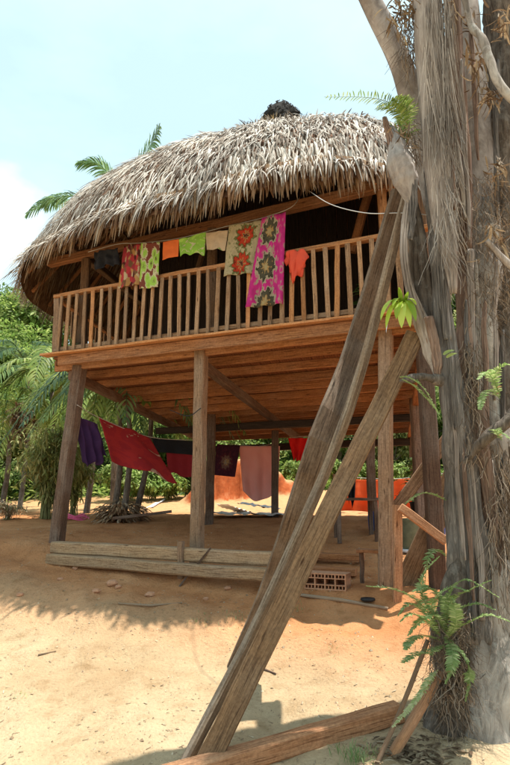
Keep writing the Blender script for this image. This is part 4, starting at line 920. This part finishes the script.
# fibres hanging along the big frond and the trunk
def hairs(mb, u0, v0, u1, v1, Y, cnt, L, wpx=1.0, spread=.35, curl=.5, jY=.12, dirpx=None):
    for _ in range(cnt):
        t_ = rnd.random(); u = u0 + (u1 - u0) * rnd.random(); v = v0 + (v1 - v0) * rnd.random()
        p_ = at(u, v, Y + rnd.uniform(-jY, jY)); d = V((rnd.gauss(0, spread), rnd.gauss(0, spread) * .6, -1)).normalized()
        if dirpx: d = (V((dirpx[0] + rnd.gauss(0, spread), 0 + rnd.gauss(0, .2), dirpx[1] + rnd.gauss(0, spread)))).normalized()
        l = L * rnd.uniform(.4, 1.3); n = 5; pts = [V(p_)]
        for i in range(n):
            pts.append(pts[-1] + d * l / n); d = (d + V((rnd.gauss(0, curl), rnd.gauss(0, curl), rnd.gauss(0, curl))) * .5).normalized()
        w = wpx / FPX * Y * .5; b = len(mb.v)
        for i, q in enumerate(pts):
            ww = w * (1 - .6 * i / n); mb.v.extend([tuple(q + V((-ww, 0, 0))), tuple(q + V((ww * .5, -ww, 0))), tuple(q + V((ww * .5, ww, 0)))])
        for i in range(n):
            for j in range(3):
                k = (j + 1) % 3; mb.f.append((b + i * 3 + j, b + i * 3 + k, b + i * 3 + 3 + k, b + i * 3 + 3 + j)); mb.uv.append(((i * .1, j * .01), (i * .1, j * .01 + .01), (i * .1 + .1, j * .01 + .01), (i * .1 + .1, j * .01)))
mb = MB()
hairs(mb, 424, -20, 452, 120, 3.72, 500, .55, .9, .07, .06, .05)
hairs(mb, 436, 100, 458, 240, 3.76, 420, .35, .9, .15, .25, .07)
mb.build('fibres', M['frondfib'], tree)
mb = MB()
hairs(mb, 462, 170, 515, 330, 4.0, 700, .18, .8, .6, .7, .15)
hairs(mb, 486, 440, 514, 600, 3.95, 520, .34, .8, .35, .5, .15)
hairs(mb, 430, 610, 470, 700, 3.78, 650, .16, .9, .9, .9, .1)
hairs(mb, 440, 650, 470, 765, 3.85, 420, .2, .9, .5, .7, .1)
hairs(mb, 398, 120, 420, 160, 4.0, 160, .16, .8, .6, .5, .08)
hairs(mb, 400, 0, 420, 60, 3.95, 160, .25, 1.2, .4, .3, .08)
hairs(mb, 462, 340, 480, 460, 3.85, 300, .2, .8, .5, .5, .06)
mb.build('root_fibres', M['hairs'], tree)
mb = MB()
for (u, v, n_) in ((402, 8, 60), (398, 25, 30), (480, 60, 50), (490, 95, 60), (452, 8, 30), (497, 170, 40), (495, 235, 50), (505, 20, 40), (470, 20, 30), (404, 133, 25)):
    for _ in range(n_):
        p_ = at(u + rnd.gauss(0, 6), v + rnd.gauss(0, 9), 3.78 + rnd.uniform(-.08, .08)); leafblade(mb, p_, (rnd.gauss(0, .7), rnd.gauss(0, .5), -.8 + rnd.gauss(0, .7)), rnd.uniform(.04, .15), rnd.uniform(.006, .022), rnd.uniform(-1.5, 2), 5)
M['deadleaf'] = island('dead leaves', [(0, (.10, .06, .035)), (.6, (.26, .18, .11)), (1, (.48, .38, .25))], .8, .2)
mb.build('dead_leaves', M['deadleaf'], tree)

# ferns
def frond(lf, st, pts, Lmax, n, wleaf=.0095, seg=3, droop=.5, shape='fern', stemr=.003, jit=.12, vee=.25):
    P = spline(pts, n); tube(st, P, [stemr * (1 - .8 * i / n) + .0006 for i in range(n + 1)], 5)
    for i in range(2, n):
        t_ = i / n; q = P[i]; d = (P[min(i + 1, n)] - P[i - 1]).normalized(); s_ = d.cross(V((0, 0, 1)))
        if s_.length < .1: s_ = d.cross(V((0, 1, 0)))
        s_.normalize(); nn = s_.cross(d)
        L = Lmax * (math.sin(math.pi * (t_ * .9 + .07)) ** .6 if shape == 'fern' else (.35 + .65 * math.sin(math.pi * min(1, t_ * .8 + .15))) * (1 if t_ < .85 else 1 - (t_ - .85) * 3))
        for sg in (-1, 1):
            dd = (s_ * sg + d * (.35 if shape == 'fern' else .75 + t_ * .5) + nn * vee + V([rnd.gauss(0, jit) for _ in range(3)])).normalized()
            leafblade(lf, q, dd, L * rnd.uniform(.85, 1.1), wleaf, droop, seg, up=nn, fold=.1)
def fernclump(label, fr, loc, m, Lmax=.055, n=34, w_=0, cat='fern', group='ferns growing on the tree', extra=None):
    t = thing('fern', label, cat, loc, group)
    for pts in fr:
        lf = MB(); st = MB(); frond(lf, st, pts, Lmax * rnd.uniform(.8, 1.0), int(n * 1.35))
        off = len(lf.v); lf.v += st.v; lf.f += [tuple(i + off for i in f_) for f_ in st.f]; lf.uv += st.uv; lf.build('frond', m, t)
    return t
c = (443, 632)
def FP(*q): return [at(u, v, y) for u, v, y in q]
fernclump('large fern with long arching fronds growing low on the tree', [
    FP((438, 628, 3.72), (420, 603, 3.6), (396, 590, 3.5), (366, 586, 3.45)), FP((438, 630, 3.7), (424, 612, 3.6), (410, 604, 3.55), (398, 616, 3.55)),
    FP((440, 636, 3.7), (428, 622, 3.55), (412, 614, 3.5), (400, 622, 3.5)), FP((444, 645, 3.7), (430, 652, 3.6), (415, 655, 3.55), (402, 663, 3.5)),
    FP((440, 622, 3.75), (424, 600, 3.7), (424, 575, 3.7), (440, 556, 3.68)), FP((444, 620, 3.7), (448, 596, 3.62), (466, 580, 3.55), (500, 598, 3.5)),
    FP((452, 630, 3.7), (470, 622, 3.6), (488, 615, 3.55), (516, 624, 3.5)), FP((450, 640, 3.7), (466, 660, 3.65), (470, 680, 3.65), (466, 702, 3.65)),
    FP((446, 640, 3.7), (456, 624, 3.55), (455, 608, 3.5), (452, 598, 3.5)), FP((442, 626, 3.72), (432, 604, 3.6), (450, 588, 3.55), (470, 592, 3.5)),
    FP((446, 626, 3.72), (452, 600, 3.6), (470, 590, 3.5), (492, 580, 3.45)), FP((440, 640, 3.72), (425, 636, 3.6), (412, 640, 3.55), (405, 650, 3.5)),
    FP((448, 632, 3.74), (440, 600, 3.7), (428, 588, 3.66), (412, 592, 3.62)), FP((450, 636, 3.74), (458, 612, 3.66), (476, 604, 3.62), (496, 610, 3.58)),
    FP((448, 636, 3.74), (436, 616, 3.6), (420, 622, 3.52), (408, 636, 3.5)), FP((446, 636, 3.74), (452, 650, 3.6), (452, 668, 3.55), (446, 684, 3.55)),
], at(446, 640, 3.8), M['fern'], .050, 40)
fernclump('pale yellow green fern hanging down beside the two near sticks', [FP((436, 672, 3.7), (424, 690, 3.6), (410, 708, 3.55), (392, 728, 3.5)), FP((438, 670, 3.7), (428, 680, 3.62), (418, 697, 3.6), (404, 712, 3.6))], at(438, 672, 3.75), M['fernpale'], .035, 30)
fernclump('small fern drooping from a broken stub beside the lime green plant', [FP((400, 377, 3.72), (410, 378, 3.66), (425, 390, 3.62), (441, 420, 3.6)), FP((402, 379, 3.72), (414, 386, 3.7), (428, 400, 3.7), (438, 412, 3.7))], at(404, 380, 3.8), M['fern'], .04, 28)
fernclump('blurred fern tuft on the right trunk above the cross branch', [FP((500, 395, 3.7), (492, 378, 3.6), (486, 372, 3.55), (478, 380, 3.5)), FP((500, 395, 3.7), (495, 375, 3.6), (505, 365, 3.55), (520, 368, 3.5)), FP((500, 398, 3.7), (490, 390, 3.6), (483, 398, 3.55), (480, 410, 3.5)), FP((502, 440, 3.7), (495, 430, 3.6), (505, 435, 3.55), (520, 448, 3.5))], at(500, 396, 3.78), M['fern'], .05, 24)
fernclump('thin feathery fern reaching left above the thatch against the sky', [FP((408, 130, 4.0), (398, 108, 3.95), (372, 98, 3.9), (324, 97, 3.85)), FP((406, 132, 4.0), (402, 118, 3.95), (392, 108, 3.9), (376, 108, 3.85)), FP((406, 132, 4.0), (408, 112, 3.95), (402, 104, 3.9), (394, 98, 3.85))], at(407, 134, 4.0), M['palm'], .10, 30)
fernclump('short fern leaning over the raking boards behind the short post', [FP((446, 500, 3.95), (432, 494, 3.9), (420, 494, 3.85), (405, 504, 3.8)), FP((446, 556, 3.9), (436, 550, 3.85), (428, 560, 3.8), (425, 585, 3.8))], at(448, 530, 4.0), M['fern'], .045, 24)
# small green leaf and tuft on trunk
mb = MB()
for u, v in ((444, 355), (447, 358)): leafblade(mb, at(u, v, 3.7), (.4, -.6, .3), .09, .05, .6)
for _ in range(40): leafblade(mb, at(402 + rnd.gauss(0, 4), 138 + rnd.gauss(0, 4), 4.0), (rnd.gauss(0, .6), -.2, .8), rnd.uniform(.05, .14), .02, 1, 4)
mb.build('green_leaves', M['fern'], tree)
# lime green plant in hanging basket
pc = at(400, 330, 3.85)
t = thing('lime_plant', 'bright lime green broad leaved plant growing above the cut end of the near plank', 'plant', pc)
mb = MB(); ctr = at(402, 300, 3.85)
for (u0, v0, u1, v1, w) in ((400, 300, 386, 326, .045), (400, 302, 391, 334, .04), (403, 302, 402, 333, .06), (404, 300, 411, 326, .05), (401, 300, 394, 310, .04), (402, 304, 399, 286, .03), (404, 304, 408, 290, .028), (404, 300, 414, 308, .04), (402, 302, 398, 324, .05), (403, 302, 407, 332, .05), (400, 302, 387, 312, .035)):
    a_ = at(u0, v0, 3.85); b_ = at(u1, v1, 3.76); d = b_ - a_; L = d.length
    if v1 > v0: d0 = (d.normalized() + V((0, -.1, .75))).normalized(); leafblade(mb, a_, d0, L * 1.25, w, 1.7, 9, fold=.15)
    else: leafblade(mb, a_, d, L, w, .3, 8, fold=.15)
mb.build('leaves', M['orchid'], t)
mb = MB(); leafblade(mb, at(389, 318, 3.8), (-.25, 0, -1), .11, .03, .3); mb.build('dry_leaf', M['bucket'], t)
mb = MB(); tube(mb, [at(413, 306, 3.9), at(406, 310, 3.88), at(402, 301, 3.85)], .006, 6); tube(mb, [at(402, 301, 3.85), at(401, 312, 3.84)], .005, 6); mb.build('stalk', M['stem'], t)
# wire from the eave to the tree
mb = MB(); tube(mb, spline([onfront(308, 190, -.1), at(330, 204, 5.3), at(365, 213, 4.7), at(400, 213, 4.1), at(428, 215, 3.9)], 24), .004, 5); tag(mb.build('cord', M['wire'], None, smooth=True), 'pale cord sagging from the thatch eave to the tree', 'cord')
mb = MB(); tube(mb, spline([onfront(201, 408, .02), onfront(188, 416, .0), onfront(170, 410, .3)], 10), .006, 5); o = mb.build('cord', M['blackp'], None, smooth=True); tag(o, 'short dark rope tied round the middle post', 'rope')
# sticks leaning on the tree foot
def stickpx(label, m, a_, b_, Ya, Yb, r_):
    mb = MB(); P = [at(*a_, Ya), at((a_[0] + b_[0]) / 2 + 1.5, (a_[1] + b_[1]) / 2, (Ya + Yb) / 2), at(*b_, Yb)]; d = (P[2] - P[1]).normalized(); P.append(P[2] + d * .35)
    tube(mb, spline(P, 12), r_, 9, .15, 12); o = mb.build('stick', m, None, smooth=True); settle(o, P[-1]); tag(o, label, 'stick', 'sticks leaning on the tree foot')
stickpx('thin grey stick, left one of the two leaning on the tree foot', M['post'], (428, 640), (378, 762), 3.75, 3.6, .014)
stickpx('thick red brown stick, right one of the two leaning on the tree foot', M['redbeam'], (440, 672), (392, 756), 3.8, 3.65, .03)

# ------------------------------------------------------------------ vegetation behind
def leafcloud(cnt, rad, squash, lw, ll, lobes=9, seed=0):
    r_ = random.Random(seed); mb = MB(); lb = []
    for i in range(lobes):
        th = r_.uniform(0, 6.28); el = r_.uniform(-.3, 1.2); d = r_.uniform(.35, .75)
        lb.append((V((math.cos(th) * math.cos(el) * d, math.sin(th) * math.cos(el) * d, math.sin(el) * d * squash)) * rad, rad * r_.uniform(.28, .5)))
    for i in range(cnt):
        c_, rr = r_.choice(lb); n = V((r_.gauss(0, 1), r_.gauss(0, 1), r_.gauss(0, 1))).normalized(); k = r_.random() ** .35
        p_ = c_ + V((n.x, n.y, n.z * .75)) * rr * k * r_.uniform(.8, 1.15)
        d = (n + V((r_.gauss(0, .7), r_.gauss(0, .7), -.2))).normalized(); s_ = d.cross(V((r_.gauss(0, .5), r_.gauss(0, .5), 1))).normalized()
        L = ll * r_.uniform(.5, 1.3); w = lw * r_.uniform(.6, 1.2); q = d * L * .5
        mb.face([p_, p_ + q + s_ * w / 2, p_ + d * L - V((0, 0, L * .2)), p_ + q - s_ * w / 2])
    return mb
crowns = []
for k in range(6):
    mm = ['leafA', 'leafB', 'leafA', 'leafC', 'leafA', 'leafB'][k]
    mb = leafcloud(5200, 2.6, .9, .16, .30, 11, 20 + k); crowns.append((mb, M[mm]))
def trunkmesh(h, r0):
    mb = MB(); pts = spline([V((0, 0, -.3)), V((.1, .05, h * .5)), V((-.05, .1, h))], 8); tube(mb, pts, [r0 * (1 - .6 * i / 8) for i in range(9)], 8, .2)
    for k in range(5):
        a_ = k * 1.3; tube(mb, [V((0, .05, h * (.5 + .08 * k))), V((math.cos(a_) * .7, math.sin(a_) * .7, h * .85 + .1 * k)), V((math.cos(a_) * 1.4, math.sin(a_) * 1.4, h * 1.05 + .2 * k))], [r0 * .4, r0 * .25, r0 * .1], 6)
    return mb
hg = 'trees on the hillside behind'
lab = ['mid green bushy tree on the hillside', 'dark green dense tree on the hillside', 'fresh green spreading tree on the hillside', 'yellow green tree on the hillside', 'light green rounded tree on the hillside', 'deep green tree on the hillside']
protos = []
for k in range(6):
    t = thing('hill_tree', lab[k], 'tree', (0, 0, 0), hg); mb, mm = crowns[k]
    for i, q in enumerate(mb.v): mb.v[i] = (q[0], q[1], q[2] + 3.4)
    mb.build('crown', mm, t); trunkmesh(3.0, .16).build('trunk', M['barkd'], t, smooth=True); protos.append(t)
def copyt(t, loc, s, rz):
    c_ = t.copy(); COL.objects.link(c_); c_.location = loc; c_.scale = (s,) * 3; c_.rotation_euler = (0, 0, rz)
    for ch in t.children: d = ch.copy(); COL.objects.link(d); d.parent = c_
    return c_
used = [0] * 6; n_t = 0
for row, (y, cnt, s0) in enumerate(((26.5, 12, .62), (29, 12, .8), (32.5, 13, .95), (37, 13, 1.1), (43, 13, 1.3), (50, 13, 1.5))):
    for i in range(cnt):
        x = (-.72 + 1.25 * (i + rnd.uniform(.1, .9)) / cnt) * y + rnd.uniform(-.5, .5); yy = y + rnd.uniform(-1.2, 1.2); k = rnd.randrange(6)
        s_ = s0 * rnd.uniform(.8, 1.2); loc = V((x, yy, gz(x, yy, False) - .2)); rz = rnd.uniform(0, 6.28)
        where = ['at the foot of the slope behind the clay bank', 'just above the clay bank', 'low on the slope', 'halfway up the slope', 'high on the slope', 'along the skyline'][row]
        if used[k] == 0: o = protos[k]; o.location = loc; o.scale = (s_,) * 3; o.rotation_euler = (0, 0, rz)
        else: o = copyt(protos[k], loc, s_, rz)
        used[k] += 1; o['label'] = lab[k].replace(' on the hillside', '') + ' ' + where; o['group'] = hg + ', ' + lab[k].split(' tree')[0] + ' ' + where
# undergrowth on the slope
mb = MB()
for i in range(26000):
    y = 23.2 + rnd.random() * 28; x = rnd.uniform(-.72, .5) * y; z = gz(x, y, False)
    p_ = V((x, y, z + rnd.random() ** 2 * .9)); d = V((rnd.gauss(0, 1), rnd.gauss(0, 1), rnd.gauss(.6, .5))).normalized(); s_ = d.cross(V((rnd.gauss(0, .3), .2, 1))).normalized(); L = rnd.uniform(.2, .5)
    mb.face([p_, p_ + d * L * .5 + s_ * L * .25, p_ + d * L - V((0, 0, .08)), p_ + d * L * .5 - s_ * L * .25])
tag(mb.build('undergrowth', M['leafA'], None), 'dense green undergrowth covering the hillside and bank top', 'undergrowth', kind='stuff')

# palms
def palm(label, base, crown, fr, nL, Lmax, m, r0=.11, wl=.045, name='palm_tree', group=None, droop=1.2, trunkm=None, extra=(), n=34):
    t = thing(name, label, 'palm', base, group); b = V(base); c_ = V(crown)
    mb = MB(); pts = spline([b - V((0, 0, .2)), b.lerp(c_, .5) + V((.12, 0, 0)), c_], 14); tube(mb, pts, lerpl([r0 * 1.25, r0, r0 * .8], 14), 12, .12, 6); mb.build('trunk', trunkm or M['barkd'], t, smooth=True)
    for P in fr:
        lf = MB(); st = MB(); frond(lf, st, P, Lmax, n, wl, 4, droop, 'palm', .022, .1, .1)
        for q in st.f: pass
        off = len(lf.v); lf.v += st.v; lf.f += [tuple(i + off for i in f_) for f_ in st.f]; lf.uv += st.uv
        lf.build('frond', m, t)
    return t
def arch(c_, az, L, up, drop_): 
    d = V((math.cos(az), math.sin(az), 0)); return [c_, c_ + d * L * .33 + V((0, 0, up)), c_ + d * L * .68 + V((0, 0, up * .9 - drop_ * .3)), c_ + d * L + V((0, 0, up * .5 - drop_))]
Y = 19.0
cr = at(116, 222, Y); bs = G(cr.x + .4, Y)
palm('tall palm whose fronds rise above the left slope of the thatch', bs, cr, [
    FP((114, 218, Y), (82, 198, Y), (52, 198, Y - .3), (26, 214, Y - .5)), FP((116, 214, Y), (112, 182, Y), (98, 164, Y - .3), (78, 162, Y - .6)),
    FP((118, 214, Y), (130, 180, Y), (148, 150, Y), (160, 126, Y)), FP((118, 216, Y), (140, 196, Y), (158, 180, Y), (176, 186, Y)), FP((112, 218, Y), (84, 206, Y + .5), (60, 200, Y + 1), (42, 204, Y + 1.2)),
    arch(cr, 1.2, 3.2, .9, 1), arch(cr, .3, 3.2, .7, 1.2), arch(cr, 2.2, 3, .6, 1.2), arch(cr, -.9, 2.8, .1, 2.6), arch(cr, -2.3, 2.8, .1, 2.6)], 0, .85, M['palmd'], wl=.055, droop=1.4, n=58)
# palm clump behind the left corner, low crown seen under the deck
for (u, vb, Yp, uc, vc, lab_, L, m_) in ((112, 520, 13.2, 118, 398, 'leftmost of the clumped palms behind the red blanket', 2.2, 'palm'), (122, 521, 13.4, 126, 388, 'middle palm of the clump behind the red blanket', 2.4, 'palmd'), (133, 519, 13.3, 152, 392, 'rightmost and leaning palm of the clump behind the red blanket', 2.2, 'palm')):
    b_ = onground(u, vb); c_ = at(uc, vc, b_.y + .2); n_f = 11
    palm(lab_, b_, c_, [arch(c_ + V((0, 0, .05)), 6.28 * k / n_f + rnd.uniform(-.2, .2), L * rnd.uniform(.7, 1.05), rnd.uniform(.1, .6), rnd.uniform(.7, 1.5)) for k in range(n_f)], 0, .5, M[m_], .055, .04, group='palms clumped behind the stilts')
# fibrous palm base
mb = MB(); c_ = onground(120, 521)
for i in range(500):
    th = rnd.uniform(0, 6.28); r_ = rnd.uniform(.1, .45); strip(mb, c_ + V((r_ * math.cos(th), r_ * math.sin(th), rnd.uniform(.0, .45) * (1 - r_))), V((math.cos(th), math.sin(th), -.2)), V((0, 0, 1)), rnd.uniform(.1, .3), .04, 1, 2)
tag(mb.build('dead_leaf_heap', M['thatchb'], None), 'dark heap of dead leaves round the foot of the palm clump', 'leaf heap')
# wide banana-like palms at the left
for (u, v, Yp, vb, L, m_, lab_) in ((8, 420, 17, 500, 2.6, 'palm', 'broad arching palm at the far left edge below the hillside'), (52, 392, 16, 500, 2.5, 'palm', 'arching palm left of the corner post, its fronds hanging in front of the slope'), (30, 372, 20, 500, 3.0, 'palmd', 'darker palm between the two arching ones, further back'), (92, 400, 15.5, 505, 2.2, 'palm', 'palm just right of the left corner post')):
    c_ = at(u, v, Yp); b_ = G(c_.x, Yp); palm(lab_, b_, c_, [arch(c_, 6.28 * k / 12 + rnd.uniform(-.2, .2), L * rnd.uniform(.7, 1.05), rnd.uniform(.3, 1.1), rnd.uniform(.8, 1.8)) for k in range(12)], 0, .55, M[m_], .07, .055, group=None)
# drooping bamboo-like shrub left of the corner post
def shrub(label, c_, h, w, cnt, m, L=.22, wl=.035, name='shrub', cat='shrub', lean=0, group=None):
    t = thing(name, label, cat, c_, group); lf = MB(); st = MB()
    for i in range(cnt):
        th = rnd.uniform(0, 6.28); rr = rnd.random() ** .6 * w; hh = h * rnd.uniform(.55, 1.0)
        P = [c_ + V((rnd.gauss(0, w * .12), rnd.gauss(0, w * .12), 0)), c_ + V((rr * .4 * math.cos(th), rr * .4 * math.sin(th), hh * .75)), c_ + V((rr * .85 * math.cos(th), rr * .85 * math.sin(th), hh)), c_ + V((rr * 1.25 * math.cos(th), rr * 1.25 * math.sin(th), hh * .72))]
        Q = spline(P, 12); tube(st, Q, .008, 4)
        for q in Q[2:]:
            for _ in range(5): leafblade(lf, q + V([rnd.gauss(0, .05) for _ in range(3)]), (rnd.gauss(0, .8), rnd.gauss(0, .8), rnd.gauss(-.3, .5)), L * rnd.uniform(.6, 1.2), wl, 1.2, 3)
    lf.build('leaves', m, t); st.build('stems', M['stem'], t); return t
shrub('tall drooping yellow green shrub left of the corner post', onground(46, 519), 1.9, .62, 60, M['leafC'])
shrub('drooping shrub seen just right of the corner post', onground(72, 515), 1.5, .45, 34, M['leafC'])
shrub('low green bush at the left edge beside bare stems', onground(4, 500), 1.3, .8, 34, M['leafA'], .2, .07)
shrub('rounded dark green bush behind the drooping shrub', onground(24, 498), 1.6, .9, 46, M['leafB'], .2, .07)
shrub('wispy dry bush on the orange earth at the left edge', onground(8, 520), .35, .35, 26, M['litter'], .08, .012, cat='dry bush')
for i in range(7):
    x = at(235 + i * 33, 470, 24).x; p_ = G(x, 22.6 + rnd.uniform(0, .8)); shrub(['broad leaved bush on the clay bank behind the pink sheet', 'small bush on the clay bank behind the red cloth', 'loose bush on the clay bank behind the leaning planks', 'fresh bush on the clay bank left of the right post', 'pale bush on the clay bank right of the right post', 'bush on the clay bank behind the raking board', 'bush on the clay bank behind the big tree'][i], p_, rnd.uniform(.8, 1.3), .7, 24, M['leafA'], .2, .08)
for i in range(6):
    x = at(130 + i * 16, 470, 24).x; p_ = G(x, 21.5 + rnd.uniform(0, .8)); shrub(['low bush on the slope behind the palm clump', 'low bush right of the palm clump far behind', 'soft green bush far behind the black cloth', 'green bush far behind the dark red cloth', 'bright bush left of the middle post far behind', 'bush far behind the middle post'][i], p_, rnd.uniform(.9, 1.4), .8, 24, M['leafA'], .2, .08)
# red flowering plant
t = shrub('croton with orange and red leaves among the palms at the left', at(24, 408, 15.5) - V((0, 0, 1.1)), 1.2, .35, 12, M['deadleaf'], .2, .06, 'croton', 'plant')
t.location = t.location
# grass tufts in the foreground
mb = MB()
for (u, v, n_, L) in ((355, 762, 70, .09), (345, 752, 30, .06), (368, 757, 40, .07), (20, 700, 10, .04), (330, 650, 14, .04), (200, 622, 40, .04), (240, 618, 40, .04), (300, 612, 30, .04)):
    for _ in range(n_):
        p_ = onground(u + rnd.gauss(0, 7), v + rnd.gauss(0, 4)); leafblade(mb, p_, (rnd.gauss(0, .5), rnd.gauss(0, .5), 1), L * rnd.uniform(.4, 1.2), .004, .8, 3)
tag(mb.build('grass', M['fern'], None), 'thin grass blades in small tufts on the near sand', 'grass', kind='stuff')
mb = MB()
for _ in range(160):
    u = rnd.gauss(418, 22); p_ = onground(u, 757 + rnd.gauss(0, 9)); leafblade(mb, p_ + V((0, 0, .012)), (rnd.gauss(0, 1), rnd.gauss(0, 1), .12), rnd.uniform(.03, .08), .022, .4, 3)
tag(mb.build('leaf_litter', M['deadleaf'], None), 'brown dead leaves lying round the tree foot', 'leaf litter', kind='stuff')

# ------------------------------------------------------------------ light
SUN = V((.28, .07, 1)).normalized()
el = math.asin(SUN.z); az = math.atan2(SUN.x, SUN.y)
w = bpy.data.worlds.new('World'); S.world = w; w.use_nodes = True; nt = w.node_tree.nodes; ln = w.node_tree.links
bg = nt['Background']; sky = nt.new('ShaderNodeTexSky'); sky.sky_type = 'NISHITA'; sky.sun_disc = False; sky.sun_elevation = el; sky.sun_rotation = az
sky.air_density = 1.3; sky.dust_density = 2.2; sky.ozone_density = 1.2; sky.altitude = 0
# thin veil of cloud over the sky dome, by direction
tc = nt.new('ShaderNodeTexCoord'); mp = nt.new('ShaderNodeMapping'); mp.inputs['Scale'].default_value = (1, 1, 2.2); ln.new(tc.outputs['Generated'], mp.inputs[0])
nn = nt.new('ShaderNodeTexNoise'); nn.inputs['Scale'].default_value = 2.6; nn.inputs['Detail'].default_value = 7; nn.inputs['Roughness'].default_value = .55; ln.new(mp.outputs[0], nn.inputs[0])
rr = ramp(nt, [(.42, (.72, .72, .72)), (.66, (.95, .95, .95))]); ln.new(nn.outputs[0], rr.inputs[0])
cc = mixc(nt, ln, rr.outputs[0], sky.outputs[0], (6.0, 8.2, 8.9))
cd = ray(-6, 222).normalized(); dt = nt.new('ShaderNodeVectorMath'); dt.operation = 'DISTANCE'; ln.new(tc.outputs['Generated'], dt.inputs[0]); dt.inputs[1].default_value = tuple(cd)
cn = nt.new('ShaderNodeTexNoise'); cn.inputs['Scale'].default_value = 9; cn.inputs['Detail'].default_value = 6; ln.new(tc.outputs['Generated'], cn.inputs[0])
ca = nt.new('ShaderNodeMath'); ca.operation = 'MULTIPLY_ADD'; ln.new(cn.outputs[0], ca.inputs[0]); ca.inputs[1].default_value = .16; ln.new(dt.outputs['Value'], ca.inputs[2])
cr_ = ramp(nt, [(.09, (1, 1, 1)), (.18, (0, 0, 0))]); ln.new(ca.outputs[0], cr_.inputs[0])
cc = mixc(nt, ln, cr_.outputs[0], cc, (11, 11.3, 11.5))
ln.new(cc, bg.inputs['Color']); bg.inputs['Strength'].default_value = .092
sd = bpy.data.lights.new('sun', 'SUN'); sd.energy = 5.0; sd.angle = R(.53); sd.color = (1, .95, .86)
so = bpy.data.objects.new('sun', sd); COL.objects.link(so); so.rotation_euler = (-SUN).to_track_quat('-Z', 'Y').to_euler(); so.location = (0, 0, 20)
S.view_settings.view_transform = 'Standard'; S.view_settings.look = 'None'; S.view_settings.gamma = 1; S.view_settings.use_curve_mapping = False
S.view_settings.exposure = .68
S.cycles.max_bounces = 6; S.cycles.diffuse_bounces = 4; S.cycles.use_denoising = True
